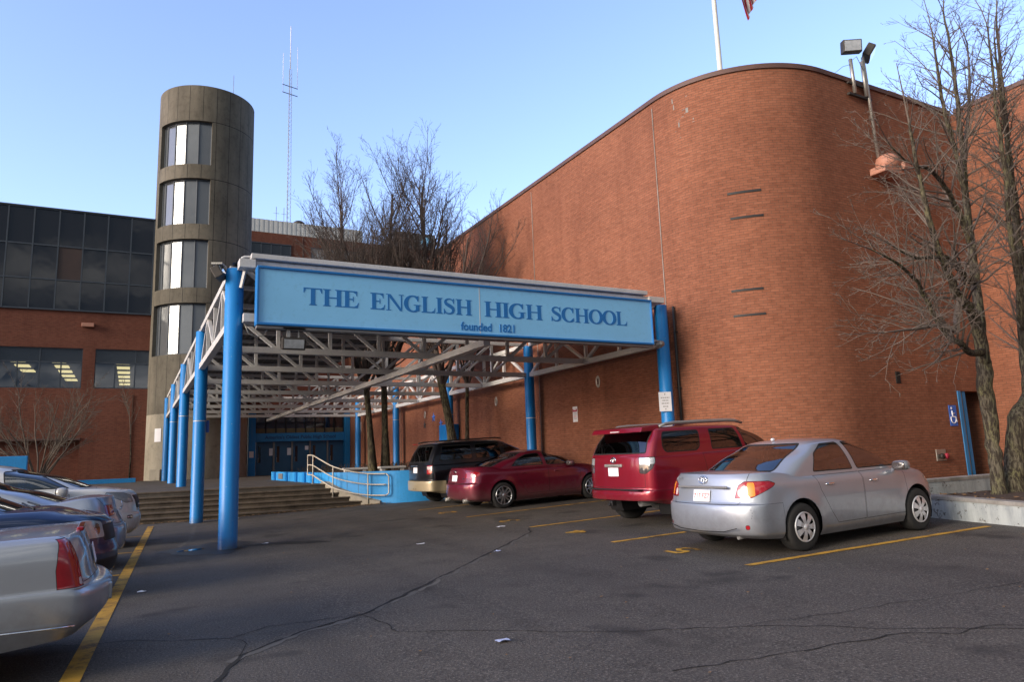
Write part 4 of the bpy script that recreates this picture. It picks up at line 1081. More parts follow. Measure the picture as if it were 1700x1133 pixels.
for i in range(420):
    x = r6.uniform(-2, 7.2); y = yk(x, 0) - abs(r6.gauss(0, .16)) - .03
    if r6.random() < .3: x = r6.gauss(6.2, .8); y = yk(x, 0) - abs(r6.gauss(0, .15)) - .05
    a = r6.uniform(0, 6.3); s = r6.uniform(.012, .04)
    mb.add([(x + s * math.cos(a + q), y + s * math.sin(a + q), gz(x, y) + .012 + r6.uniform(0, .03)) for q in (0, 1.6, 3.1, 4.7)], [(0, 1, 2, 3)])
for i in range(160):
    x, y = r6.uniform(0, 12), r6.uniform(3, 20); a = r6.uniform(0, 6.3); s = r6.uniform(.008, .02)
    mb.add([(x + s * math.cos(a + q), y + s * math.sin(a + q), gz(x, y) + .010 + r6.uniform(0, .008)) for q in (0, 1.6, 3.1, 4.7)], [(0, 1, 2, 3)])
tag(mb.build('fallen_leaves', M['leaf_dry'], None), kind='stuff')
M['scrap_blue'] = mat('scrap_blue', (.42, .47, .66), .8, var=.1, vs=20)
def scrap(c, s, lab, m='paper', seed=0):
    r = random.Random(seed); mb = MB(); n = 5
    for j in range(n):
        for i in range(n):
            x, y = c[0] + s * (i / (n - 1) - .5) * 1.6 + r.uniform(-.015, .015) * s * 8, c[1] + s * (j / (n - 1) - .5) + r.uniform(-.015, .015) * s * 8
            mb.v.append((x, y, gz(x, y) + .011 + abs(r.gauss(0, .09)) * s))
    for j in range(n - 1):
        for i in range(n - 1):
            k = j * n + i; mb.f.append((k, k + 1, k + n + 1, k + n)); mb.m.append(0); mb.sm.append(False)
    tag(mb.build('paper_scrap', M[m], None), lab, 'litter', 'paper scraps on the asphalt')
for c, s, lab, m in (((2.72, 5.4), .07, 'crumpled bluish paper scrap alone on the open asphalt near the viewer', 'scrap_blue'), ((4.39, 11.7), .09, 'flat white scrap on asphalt in front of the dark red sedan', 'paper'), ((.18, 10.24), .06, 'white scrap beside the long yellow line on the left', 'paper'), ((6.45, 12.72), .09, 'white scrap beside the yellow bay number 3', 'paper'), ((4.95, 9.9), .07, 'pale scrap caught in the long crack', 'scrap_blue'), ((2.65, 21.6), .09, 'white scrap at the foot of the steps beside the second column', 'paper'), ((2.3, 14.45), .07, 'small white scrap beside the base of the front column', 'paper')): scrap(c, s, lab, m, int(c[0] * 100))
# small notices
mb = MB(); mb.box((0, 0, 0), (.02, .16, .34)); o = mb.build('column_plate', M['sign_hc'], None, (1.80, 21.6, 2.62)); o.rotation_euler = (0, 0, -1.2); tag(o, 'small dark blue plate fixed to the second left column', 'sign')
mb = MB(); mb.box((0, 0, 0), (.5, .008, .75)); o = mb.build('paper_notice', M['paper'], None, (TX + (TR + .012) * math.cos(ta(47)), TY + (TR + .012) * math.sin(ta(47)), 3.35), ta(47) + PI / 2); tag(o, 'white paper notice on the pale base of the round tower', 'notice')
# ================================================================== TREES (bare, late winter)
def branch(mb, rnd, p, d, r, L, lvl, P, tips=None):
    """one limb as a tapered, slightly wandering tube; sheds children along its length"""
    n = max(3, int(L / P['seg'][lvl])); pts = [Vector(p)]; rs = [r]; d = Vector(d).normalized()
    r1 = r * P['taper'][lvl]
    for i in range(n):
        d = (d + Vector((rnd.gauss(0, 1), rnd.gauss(0, 1), rnd.gauss(0, 1))) * P['wob'][lvl] + Vector((0, 0, P['up'][lvl]))).normalized()
        pts.append(pts[-1] + d * (L / n)); rs.append(r + (r1 - r) * (i + 1) / n)
    sides = P['sides'][lvl]
    mb.tube(pts, rs, sides, cap=False)
    if lvl + 1 >= P['levels']:
        return
    k = P['kids'][lvl]; k = max(1, int(k * L / P['ref'][lvl] + rnd.random()))
    for j in range(k):
        t = P['t0'][lvl] + (1 - P['t0'][lvl]) * (j + rnd.random()) / k
        f = t * n; i = min(int(f), n - 1); q = pts[i].lerp(pts[i + 1], f - i)
        ax = (pts[i + 1] - pts[i]).normalized(); s = ax.orthogonal().normalized(); s = Matrix.Rotation(rnd.uniform(0, 2 * PI), 3, ax) @ s
        a = rad(rnd.gauss(P['ang'][lvl], 8)); nd = ax * math.cos(a) + s * math.sin(a)
        rr = (rs[i] + (rs[i + 1] - rs[i]) * (f - i)) * P['rk'][lvl]
        branch(mb, rnd, q, nd, max(rr, P['rmin']), L * P['lk'][lvl] * rnd.uniform(.65, 1.15) * (1.15 - .55 * t), lvl + 1, P)

PEAR = dict(levels=5, seg=[.5, .4, .3, .22, .2], taper=[.35, .3, .3, .4, .5], wob=[.04, .06, .08, .11, .14], up=[.05, .11, .10, .06, .03], sides=[7, 5, 4, 3, 3],
            kids=[14, 10, 8, 3, 0], ref=[6, 3.2, 1.5, .7, 1], t0=[.12, .12, .12, .2, .2], ang=[32, 30, 32, 34, 35], rk=[.5, .55, .6, .7, .7], lk=[.54, .46, .48, .5, .5], rmin=.0058)
def pear(loc, label, seed, h, lean, stems, nl):
    rnd = random.Random(seed)
    t = thing('bare_tree', label, 'tree', loc, 0, 'bare trees growing through the canopy')
    tr = MB(); cr = MB()
    for (dx, dy, hh, rr, ll) in stems:
        th = 3.6 * hh
        pts = [Vector((dx, dy, -.2)), Vector((dx * 1.0 + ll[0] * .3, dy + ll[1] * .3, th * .35)), Vector((dx + ll[0] * .65, dy + ll[1] * .65, th * .7)), Vector((dx + ll[0], dy + ll[1], th))]
        pts = [Vector(q) for q in smooth_path([tuple(q) for q in pts], 5)]
        n = len(pts); rs = [rr * (1.35 - .55 * min(1, i / n * 3) * 1.0) if i < n / 3 else rr * (.8 - .12 * (i / n)) for i in range(n)]
        tr.tube(pts, rs, 12)
        d = (pts[-1] - pts[-2]).normalized()
        top = h * hh - th
        # central leader and several ascending limbs
        branch(cr, rnd, pts[-1], d + Vector((0, 0, .6)), rr * .62, top, 0, PEAR)
        for k in range(nl):
            a = 2 * PI * (k + rnd.random() * .5) / nl
            q = pts[-1 - rnd.randint(0, 3)]
            branch(cr, rnd, q, Vector((math.cos(a) * .52, math.sin(a) * .52, 1)), rr * .42, top * rnd.uniform(.55, .86), 0, PEAR)
    tr.build('trunk', M['bark_moss'], t); cr.build('crown', M['twig'], t)
    return t
pear((8.1, 26.0, 1.1), 'two-stemmed bare tree in the blue planter, left of the canopy trees', 5, 10.9, 0, [(-.16, 0, .96, .15, (-.25, .1)), (.36, .1, 1.0, .16, (-.05, .0))], 12)
pear((10.55, 24.2, 1.1), 'bare tree with the tallest crown, its trunk rising behind the black SUV', 8, 11.5, 0, [(0, 0, 1.0, .20, (-.5, .35))], 8)
pear((11.6, 25.6, 1.1), 'thin low bare tree close to the brick flank, shortest at the canopy', 21, 7.6, 0, [(0, 0, 1.0, .10, (.1, .0))], 5)

# big tree in the bed at the right: limbs laid out by hand, twigs grown on them
BIG = dict(levels=4, seg=[.3, .22, .16, .13], taper=[.3, .3, .35, .5], wob=[.10, .13, .15, .16], up=[.02, .03, .02, .02], sides=[6, 4, 3, 3],
           kids=[9, 7, 4, 0], ref=[2.0, 1.0, .5, 1], t0=[.1, .1, .15, .2], ang=[45, 44, 42, 40], rk=[.45, .5, .6, .7], lk=[.44, .46, .48, .5], rmin=.0042)
bt = thing('bare_street_tree', 'large mossy two-trunked bare tree in the soil bed at right', 'tree', (13.8, 7.3, .45))
def limb_pts(L): return [Vector((x - 13.8, y - 7.3, z - .45)) for x, y, z in L]
LIMBS = [  # points (x, y, z), radii
 ([(13.66, 7.3, .38), (13.70, 7.3, .8), (13.72, 7.3, 1.37), (13.70, 7.28, 1.92), (13.64, 7.25, 2.4), (13.60, 7.2, 2.9)], [.14, .11, .112, .125, .13, .125], 0),
 ([(13.60, 7.2, 2.85), (13.50, 7.15, 3.3), (13.15, 7.05, 3.75), (12.66, 6.95, 4.0), (12.36, 6.9, 4.3), (11.95, 6.8, 4.8), (11.72, 6.75, 5.4), (11.52, 6.7, 6.05), (11.28, 6.6, 6.8)], [.115, .10, .085, .07, .06, .05, .042, .034, .02], 1),
 ([(13.60, 7.2, 2.85), (13.74, 7.25, 3.6), (13.90, 7.3, 4.4), (14.04, 7.35, 5.25), (14.2, 7.4, 6.1), (14.3, 7.4, 7.0), (14.36, 7.4, 7.9), (14.43, 7.4, 9.1), (14.35, 7.4, 10.2)], [.11, .09, .08, .07, .062, .052, .042, .032, .015], 1),
 ([(13.52, 7.15, 3.05), (13.1, 7.0, 3.0), (12.64, 6.9, 2.98), (12.2, 6.8, 3.12), (11.98, 6.8, 3.17), (11.5, 6.7, 3.4), (11.1, 6.6, 3.75), (10.7, 6.5, 4.03), (10.1, 6.4, 4.2), (9.5, 6.35, 4.32)], [.07, .062, .055, .05, .045, .038, .032, .026, .02, .01], 2),
 ([(12.66, 6.95, 3.95), (12.3, 6.85, 3.55), (12.0, 6.75, 3.3), (11.52, 6.65, 3.36), (10.85, 6.55, 3.25), (10.3, 6.5, 3.18), (9.7, 6.45, 3.1)], [.045, .042, .038, .032, .025, .018, .01], 2),
 ([(13.92, 7.3, 4.45), (13.5, 7.2, 4.4), (13.1, 7.1, 4.5), (12.46, 6.95, 4.66), (11.74, 6.8, 4.55), (11.06, 6.7, 4.45), (10.4, 6.6, 4.55)], [.06, .055, .05, .04, .03, .022, .01], 2),
 ([(14.02, 7.35, 5.1), (13.5, 7.2, 5.7), (13.0, 7.1, 6.1), (12.4, 7.0, 6.3), (11.7, 6.9, 6.25), (11.0, 6.8, 6.4)], [.05, .045, .04, .03, .02, .01], 2),
 ([(14.2, 7.4, 6.1), (13.9, 7.3, 6.9), (13.55, 7.2, 7.6), (13.3, 7.1, 8.4), (13.1, 7.0, 9.2)], [.05, .042, .034, .026, .012], 2),
 ([(14.12, 7.3, .38), (14.20, 7.3, .8), (14.32, 7.25, 1.2), (14.38, 7.2, 1.6), (14.5, 7.2, 1.9), (14.8, 7.2, 2.1), (15.12, 7.25, 2.5), (15.3, 7.3, 3.4), (15.5, 7.3, 4.5), (15.75, 7.35, 5.55), (16.0, 7.4, 6.75), (16.1, 7.4, 7.9), (16.24, 7.4, 9.3), (16.45, 7.4, 10.8)], [.23, .185, .175, .175, .165, .135, .115, .10, .09, .078, .065, .05, .035, .015], 1),
 ([(15.3, 7.3, 3.5), (15.0, 7.1, 4.4), (14.8, 7.0, 5.4), (14.7, 6.9, 6.5), (14.75, 6.9, 7.6), (14.85, 6.9, 8.8), (14.9, 6.9, 9.8)], [.06, .053, .046, .04, .032, .024, .012], 1),
 ([(15.55, 7.3, 4.7), (16.0, 7.3, 5.4), (16.4, 7.3, 6.4), (16.7, 7.3, 7.6), (16.9, 7.3, 8.8)], [.05, .043, .035, .028, .012], 1),
 ([(15.8, 7.35, 5.7), (15.55, 7.2, 6.6), (15.4, 7.1, 7.6), (15.45, 7.1, 8.7), (15.55, 7.1, 9.8)], [.055, .045, .036, .028, .012], 1),
 ([(14.3, 7.4, 6.9), (14.6, 7.4, 7.7), (14.9, 7.4, 8.6), (15.1, 7.4, 9.7)], [.045, .036, .028, .012], 1),
]
tr = MB(); cr = MB(); rB = random.Random(17)
for pts, rs, kind in LIMBS:
    P = smooth_path([tuple(p) for p in limb_pts(pts)], 4); R2 = []
    for i in range(len(P)):
        f = i / 4; k = min(int(f), len(rs) - 2); R2.append(rs[k] + (rs[k + 1] - rs[k]) * (f - k))
    wob = [Vector(p) + Vector((rB.gauss(0, 1), rB.gauss(0, 1), 0)) * (R2[i] * (.035 if R2[i] > .09 else .09) + .004) for i, p in enumerate(P)]
    main = kind == 0 or rs[0] > .045
    (tr if main else cr).tube(wob, [r * rB.uniform(.97, 1.04) for r in R2], 14 if main else 8)
    if kind == 0: continue
    n = len(wob); L = sum((wob[i + 1] - wob[i]).length for i in range(n - 1)); cnt = int(L * (6.5 if kind == 2 else 6.2))
    for j in range(cnt):
        t = .22 + .78 * (j + rB.random()) / cnt
        if kind == 1 and rs[0] > .2: t = .5 + .5 * (j + rB.random()) / cnt
        f = t * (n - 1); i = min(int(f), n - 2); q = wob[i].lerp(wob[i + 1], f - i)
        ax = (wob[i + 1] - wob[i]).normalized(); s = Matrix.Rotation(rB.uniform(0, 2 * PI), 3, ax) @ ax.orthogonal().normalized()
        a = rad(rB.gauss(48, 10)); d = ax * math.cos(a) + s * math.sin(a)
        if kind == 2: d = (d + Vector((-.25, 0, .1))).normalized()
        branch(cr, rB, q, d, min(.022, R2[i] * .42), rB.uniform(.7, 1.7) * (1.15 - .5 * t), 0, BIG)
    branch(cr, rB, wob[-1], wob[-1] - wob[-2], R2[-1], 1.0, 0, BIG)
tr.build('trunk', M['bark_moss'], bt)
# thin limbs and all twigs form one crown mesh in one pale twig colour
cr.build('crown', M['twig_pale'], bt)
# shrub and sapling in front of the classroom block
SHR = dict(levels=4, seg=[.5, .35, .3, .25], taper=[.3, .3, .35, .5], wob=[.08, .1, .12, .14], up=[.02, .02, .02, .02], sides=[5, 4, 3, 3],
           kids=[8, 6, 4, 0], ref=[4, 2, 1, 1], t0=[.2, .15, .15, .2], ang=[30, 32, 34, 40], rk=[.55, .6, .6, .7], lk=[.5, .5, .5, .5], rmin=.008)
rS = random.Random(31)
t = thing('bare_shrub', 'wide bare many-stemmed shrub before the brick wall behind the blue stub wall', 'shrub', (-4.1, 42.6, .8))
mb = MB(); cr = MB()
for k in range(13):
    a = rS.uniform(0, 6.3); d = Vector((math.cos(a) * rS.uniform(.25, .9), math.sin(a) * .4, 1.0)); mb.tube([(0, 0, 0), tuple(d * .5)], [.06, .045], 6); branch(cr, rS, d * .48, d, .045, rS.uniform(2.8, 4.6), 0, SHR)
mb.build('stems', M['bark'], t); cr.build('crown', M['twig_pale'], t)
t = thing('bare_sapling', 'single thin bare sapling against the brick wall left of the round tower', 'tree', (-.1, 44.6, .8))
mb = MB(); mb.tube([(0, 0, -.1), (.05, 0, 1.4), (-.03, 0, 2.6)], [.04, .034, .03], 6); mb.build('trunk', M['bark'], t)
cr = MB(); branch(cr, rS, (-.03, 0, 2.6), (0, 0, 1), .028, 2.8, 1, dict(SHR, kids=[8, 9, 4, 0])); cr.build('crown', M['twig_pale'], t)
# ================================================================== CARS
def pchip(pts):
    xs = [p[0] for p in pts]; ys = [p[1] for p in pts]; n = len(xs)
    if n == 1: return lambda x: ys[0]
    h = [xs[i + 1] - xs[i] for i in range(n - 1)]; d = [(ys[i + 1] - ys[i]) / h[i] for i in range(n - 1)]
    m = [d[0]] + [0] * (n - 2) + [d[-1]]
    for i in range(1, n - 1):
        if d[i - 1] * d[i] > 0:
            w1 = 2 * h[i] + h[i - 1]; w2 = h[i] + 2 * h[i - 1]; m[i] = (w1 + w2) / (w1 / d[i - 1] + w2 / d[i])
    def f(x):
        if x <= xs[0]: return ys[0]
        if x >= xs[-1]: return ys[-1]
        i = 0
        while x > xs[i + 1]: i += 1
        t = (x - xs[i]) / h[i]; t2 = t * t; t3 = t2 * t
        return (2 * t3 - 3 * t2 + 1) * ys[i] + (t3 - 2 * t2 + t) * h[i] * m[i] + (-2 * t3 + 3 * t2) * ys[i + 1] + (t3 - t2) * h[i] * m[i + 1]
    return f

def loft(levels, sub, taper=(.05, .07), n=2.7, flare=(), close_bottom=False, crown=None, hole=None, ns=46, ne=11):
    """stack of plan curves -> verts/faces.  level = (z, xr, xf, w, cr, cf, br, bf); z number or [(x, z)...]"""
    K = len(levels); zf = [pchip(l[0]) if isinstance(l[0], list) else (lambda x, c=l[0]: c) for l in levels]
    ks = list(range(K)); par = [pchip([(k, levels[k][j]) for k in ks]) for j in range(1, 8)]
    rows = []
    for q in range((K - 1) * sub + 1):
        k = q / sub; xr, xf, w, cr, cf, br, bf = [p(k) for p in par]
        half = []; xm = (xr + xf) / 2; hl = (xf - xr) / 2
        for i in range(ne):
            th = PI / 2 * i / ne; s = math.sin(th) ** (2 / n); half.append((xr + br * s * s + cr * (1 - math.cos(th) ** (2 / n)), w * s))
        a, b = xr + br + cr, xf - bf - cf
        for i in range(ns + 1): half.append((a + (b - a) * i / ns, w))
        for i in range(ne - 1, -1, -1):
            th = PI / 2 * i / ne; s = math.sin(th) ** (2 / n); half.append((xf - bf * s * s - cf * (1 - math.cos(th) ** (2 / n)), w * s))
        row = []
        for x, y in half:
            u = (x - xm) / hl; y *= 1 - (taper[1] if u > 0 else taper[0]) * abs(u) ** 2.6
            z = pchip([(kk, zf[kk](x)) for kk in range(max(0, int(k) - 1), min(K, int(k) + 3))])(k)
            for (wx, wz, R, amt) in flare:
                d = math.hypot(x - wx, z - wz) - R
                if y > .1: y += amt * math.exp(-(max(d, 0) / .07) ** 2)
            row.append((x, y, z))
        rows.append(row)
    N = len(rows[0]); V = []; F = []
    def vid(q, i, side): return q * (2 * N - 2) + (i if side == 0 or i in (0, N - 1) else N + i - 1)
    for row in rows:
        V += row; V += [(x, -y, z) for x, y, z in row[1:-1]]
    for q in range(len(rows) - 1):
        for i in range(N - 1):
            F.append((vid(q, i, 0), vid(q + 1, i, 0), vid(q + 1, i + 1, 0), vid(q, i + 1, 0)))
            F.append((vid(q, i, 1), vid(q, i + 1, 1), vid(q + 1, i + 1, 1), vid(q + 1, i, 1)))
    Q = len(rows) - 1
    # top closes from side to side
    m = 10; top = rows[-1]; prev = None
    ids = []
    for i in range(N):
        x, y, z = top[i]
        if i in (0, N - 1): ids.append([vid(Q, i, 0)] * (m + 1)); continue
        line = [vid(Q, i, 0)]
        for j in range(1, m):
            t = math.cos(PI * j / m); c = crown(x) * (y / max(.05, top[N // 2][1])) ** 2 if crown else 0
            V.append((x, y * t, z + c * (1 - t * t))); line.append(len(V) - 1)
        line.append(vid(Q, i, 1)); ids.append(line)
    for i in range(N - 1):
        for j in range(m):
            a, b, c, d = ids[i][j], ids[i + 1][j], ids[i + 1][j + 1], ids[i][j + 1]
            f = [];
            for v in (a, d, c, b):
                if v not in f: f.append(v)
            if len(f) < 3: continue
            if hole:
                cx = sum(V[v][0] for v in f) / len(f); cy = sum(V[v][1] for v in f) / len(f)
                if hole(cx, cy): continue
            F.append(tuple(f))
    bottom = rows[0]
    return V, F, bottom

def ccw(p):
    a = sum(p[i][0] * p[(i + 1) % len(p)][1] - p[(i + 1) % len(p)][0] * p[i][1] for i in range(len(p)))
    return p if a > 0 else p[::-1]
def rounded(poly, r, n=4):
    poly = ccw(poly); out = []
    for i in range(len(poly)):
        p0, p1, p2 = Vector(poly[i - 1]), Vector(poly[i]), Vector(poly[(i + 1) % len(poly)])
        rr = r[i] if isinstance(r, list) else r
        a = p1 + (p0 - p1).normalized() * min(rr, (p0 - p1).length * .45); b = p1 + (p2 - p1).normalized() * min(rr, (p2 - p1).length * .45)
        for k in range(n + 1):
            t = k / n; q = a * (1 - t) ** 2 + p1 * 2 * t * (1 - t) + b * t * t; out.append((q.x, q.y))
    return out
def circ(c, r, n=20, ry=None): return [(c[0] + r * math.cos(2 * PI * i / n), c[1] + (ry or r) * math.sin(2 * PI * i / n)) for i in range(n)]

class Shell:
    """a lofted surface whose regions are cut out cleanly and emitted as separate parts"""
    def __init__(s, V, F):
        s.bm = bmesh.new(); vs = [s.bm.verts.new(v) for v in V]
        for f in F:
            try: s.bm.faces.new([vs[i] for i in f])
            except ValueError: pass
        bmesh.ops.recalc_face_normals(s.bm, faces=s.bm.faces); s.bm.normal_update()
        s.lay = s.bm.faces.layers.int.new('region')
        s.P = [v.co.copy() for v in s.bm.verts]; s.Nn = [v.normal.copy() for v in s.bm.verts]
        s.bm.verts.index_update()
        s.poly = [[v.index for v in f.verts] for f in s.bm.faces]
        s.bvh = BVHTree.FromPolygons(s.P, s.poly)
        s.next = 10; s.parts = []
    def axes(s, view, sgn):
        return {'side': ((1, 0, 0), (0, 0, 1)), 'wrap': ((1, 0, 0), (0, 0, 1)), 'rear': ((0, 1, 0), (0, 0, 1)), 'front': ((0, 1, 0), (0, 0, 1)), 'top': ((1, 0, 0), (0, 1, 0)),
                'rc': ((1, sgn, 0), (0, 0, 1)), 'fc': ((-1, sgn, 0), (0, 0, 1))}[view]
    def pick(s, view, sgn, lim, src):
        out = []
        for f in s.bm.faces:
            if f[s.lay] not in src: continue
            c = f.calc_center_median(); n = f.normal
            if view == 'side' and not (c.y * sgn > .05 and abs(n.y) > .12): continue
            if view == 'rear' and not n.x < -.06: continue
            if view == 'front' and not n.x > .06: continue
            if view == 'top' and not n.z > .5: continue
            if view in ('rc', 'fc') and not (c.y * sgn > .02 and n.z < .93): continue
            if lim and not lim(c): continue
            out.append(f)
        return out
    def slice(s, faces, A, B, poly, inset=0):
        A = Vector(A); B = Vector(B); cur = faces; n = len(poly)
        for i in range(n):
            if not cur: break
            (u0, v0), (u1, v1) = poly[i], poly[(i + 1) % n]
            nu, nv = v1 - v0, -(u1 - u0); N = A * nu + B * nv; L = N.length
            if L < 1e-7: continue
            co = N * ((nu * u0 + nv * v0 - inset * math.hypot(nu, nv)) / (L * L)); no = N / L
            es = set(e for f in cur for e in f.edges); vs = set(v for f in cur for v in f.verts)
            r = bmesh.ops.bisect_plane(s.bm, geom=list(cur) + list(es) + list(vs), dist=1e-6, plane_co=co, plane_no=no)
            cur = [f for f in r['geom'] if isinstance(f, bmesh.types.BMFace) and (f.calc_center_median() - co).dot(no) < 0]
        return cur
    def region(s, name, view, poly, mats, sides=(1, -1), seam=0, lim=None, src=(0,), subs=(), delete=False, keep=False):
        """cut poly; seam > 0 leaves a dark joint of that width; keep paints the seam only and leaves the inside on the body"""
        for sgn in (sides if view in ('side', 'rc', 'fc') else (0,)):
            A, B = s.axes(view, sgn); p = ccw([tuple(q) for q in poly])
            fs = s.slice(s.pick(view, sgn, lim, src), A, B, p)
            if delete: bmesh.ops.delete(s.bm, geom=fs, context='FACES'); continue
            if seam:
                for f in fs: f[s.lay] = 1
                fs = s.slice(fs, A, B, p, seam)
                if keep:
                    for f in fs: f[s.lay] = 0
            if keep: continue
            rid = s.next; s.next += 1
            for f in fs: f[s.lay] = rid
            kids = []
            for (nm, pl, mt) in subs:
                k = s.slice([f for f in s.bm.faces if f[s.lay] == rid], A, B, ccw([tuple(q) for q in pl])); kid = s.next; s.next += 1
                for f in k: f[s.lay] = kid
                kids.append((nm, kid, mt))
            s.parts.append((name, rid, mats, kids))
    def emit(s, name, ids, mats, parent):
        fs = [f for f in s.bm.faces if f[s.lay] in ids]
        if not fs: return None
        mp = {}; V = []; F = []; mi = []
        for f in fs:
            q = []
            for v in f.verts:
                if v not in mp: mp[v] = len(V); V.append(v.co.copy())
                q.append(mp[v])
            F.append(q); mi.append(ids.index(f[s.lay]) if f[s.lay] in ids else 0)
        me = bpy.data.meshes.new(name); me.from_pydata(V, [], F)
        me.polygons.foreach_set('material_index', mi); me.polygons.foreach_set('use_smooth', [True] * len(F))
        for x in mats: me.materials.append(x)
        me.update(); nr = []
        for v in V:
            loc, nn_, idx, d = s.bvh.find_nearest(v)
            pl = s.poly[idx]; ws = poly_3d_calc([s.P[i] for i in pl], loc); q = Vector()
            for w_, i in zip(ws, pl): q += s.Nn[i] * w_
            nr.append(q.normalized() if q.length > 1e-6 else nn_)
        me.normals_split_custom_set_from_vertices(nr)
        return link(name, me, parent)
    def finish(s, root, body, bodymats):
        b = s.emit(body, [0, 1], bodymats, root)
        made = {}
        for name, rid, mats, kids in s.parts:
            o = s.emit(name, [rid], mats, root)
            if not o: continue
            made.setdefault(name, []).append(o)
            for nm, kid, mt in kids: s.emit(nm, [kid], [mt], o)
        s.bm.free(); return b, made

def rim_mesh(R, style):
    mb = MB()
    if style == 'hubcap8':
        mb.lathe([(R, .0), (R * .97, -.022), (R * .90, -.026), (R * .88, -.012)], 36, 'y')
        for k in range(7):
            a = 2 * PI * k / 7
            def P(r, t, h): return (r * math.cos(a + t), h, r * math.sin(a + t))
            mb.add([P(R * .16, -.75, -.03), P(R * .16, .75, -.03), P(R * .55, .30, -.033), P(R * .92, .27, -.02), P(R * .92, -.27, -.02), P(R * .55, -.30, -.033)], [(0, 1, 2, 5), (5, 2, 3, 4)])
        mb.lathe([(0, -.042), (R * .16, -.04), (R * .2, -.03)], 20, 'y')
    elif style == 'ten':
        mb.lathe([(R, .0), (R * .98, -.018), (R * .93, -.022), (R * .90, .02)], 40, 'y')
        for k in range(5):
            for s in (-1, 1):
                a = 2 * PI * k / 5 + .1
                def P(r, t, h): return (r * math.cos(a + t), h, r * math.sin(a + t))
                t0, t1 = s * .22, s * .40
                mb.add([P(R * .18, t0 - .26, -.012), P(R * .18, t0 + .26, -.012), P(R * .95, t1 + .075, -.015), P(R * .95, t1 - .075, -.015), P(R * .18, t0 - .26, .03), P(R * .18, t0 + .26, .03), P(R * .95, t1 + .075, .03), P(R * .95, t1 - .075, .03)], [(0, 1, 2, 3), (0, 3, 7, 4), (1, 5, 6, 2)])
        mb.lathe([(0, -.024), (R * .15, -.022), (R * .22, -.008)], 20, 'y')
    else:
        mb.lathe([(R, .0), (R * .97, -.02), (R * .92, -.024), (R * .88, .02)], 36, 'y')
        for k in range(6):
            a = 2 * PI * k / 6
            def P(r, t, h): return (r * math.cos(a + t), h, r * math.sin(a + t))
            mb.add([P(R * .2, -.5, -.015), P(R * .2, .5, -.015), P(R * .93, .16, -.018), P(R * .93, -.16, -.018), P(R * .2, -.5, .03), P(R * .2, .5, .03), P(R * .93, .16, .03), P(R * .93, -.16, .03)], [(0, 1, 2, 3), (0, 3, 7, 4), (1, 5, 6, 2)])
        mb.lathe([(0, -.03), (R * .2, -.028), (R * .26, -.01)], 20, 'y')
    mb.lathe([(0, .035), (R * .93, .035)], 28, 'y', m=1); mb.lathe([(R * .55, .03), (R * .55, .02), (R * .2, .02)], 24, 'y', m=2)
    return mb
def wheels(root, xs, ty, r, style, rimR, rimmat, wd=.20):
    prof = [(rimR * .99, -.01), (rimR * 1.02, -.014), (r * .88, -.012), (r * .95, -.002), (r * .985, .015), (r, .035), (r, wd - .035), (r * .97, wd - .01), (r * .85, wd), (rimR, wd)]
    tm = MB().lathe(prof, 48, 'y').mesh('wheel'); tm.materials.append(M['rubber'])
    rm = rim_mesh(rimR, style).mesh('rim')
    for x in (rimmat, M['seam'], M['grey_metal']): rm.materials.append(x)
    for x in xs:
        for s in (1, -1):
            w = link('wheel', tm, root, (x, s * ty, r), PI if s > 0 else 0)
            link('rim', rm, w)
def wheel_wells(root, xs, R, zc, w):
    for x in xs:
        for s in (1, -1):
            mb = MB(); n = 18; pts = [(x + R * math.cos(a), zc + R * math.sin(a)) for a in [rad(-25 + 230 * i / n) for i in range(n + 1)]]
            y0, y1 = s * (w - .035), s * (w - .42)
            for i in range(n): mb.quad((pts[i][0], y0, pts[i][1]), (pts[i + 1][0], y0, pts[i + 1][1]), (pts[i + 1][0], y1, pts[i + 1][1]), (pts[i][0], y1, pts[i][1]))
            mb.add([(p[0], y1, p[1]) for p in pts], [tuple(range(n + 1))]); mb.build('wheel_well', M['black'], root)
def arch(xw, zw, R): return [(xw + R * math.cos(rad(a)), zw + R * math.sin(rad(a))) for a in range(-12, 193, 12)] + [(xw - R * 1.0, -.2), (xw + R * 1.0, -.2)]
def underside(root, bottom):
    mb = MB(); n = len(bottom)
    for i in range(n - 1):
        a, b = bottom[i], bottom[i + 1]; mb.quad((a[0], a[1], a[2] + .02), (a[0], -a[1], a[2] + .02), (b[0], -b[1], b[2] + .02), (b[0], b[1], b[2] + .02))
    mb.build('underbody', M['black'], root)
def seats(root, rows, m, w, zs, hz):
    for x, ys in rows:
        for y in ys:
            mb = MB(); mb.sphere((x, y, zs), (.26, .25, .10), 12, 8, e=.5)
            M2 = Matrix.Rotation(-.22, 4, 'Y')
            mb.sphere((x - .26, y, zs + .33), (.09, .24, .33), 12, 8, e=.5); s_ = mb.build('seat', m, root)
            h = MB(); h.sphere((x - .33, y, hz), (.06, .13, .10), 12, 8, e=.55); h.tube([(x - .32, y - .05, hz - .2), (x - .33, y - .05, hz)], .01, 5); h.tube([(x - .32, y + .05, hz - .2), (x - .33, y + .05, hz)], .01, 5); h.build('headrest', m, s_)
def mirror(root, p, m, s, size=(.09, .12, .075)):
    mb = MB(); mb.sphere((0, 0, 0), (size[0], size[1], size[2]), 14, 8, e=.7); mb.bar((.0, -s * .02, -.02), (.03, -s * .16, -.06), .05, .04); o = mb.build('mirror', m, root, p)
    g = MB(); g.sphere((-size[0] * .86, 0, 0), (.012, size[1] * .85, size[2] * .8), 12, 6, e=.6); g.build('glass', M['dark_lens'], o)
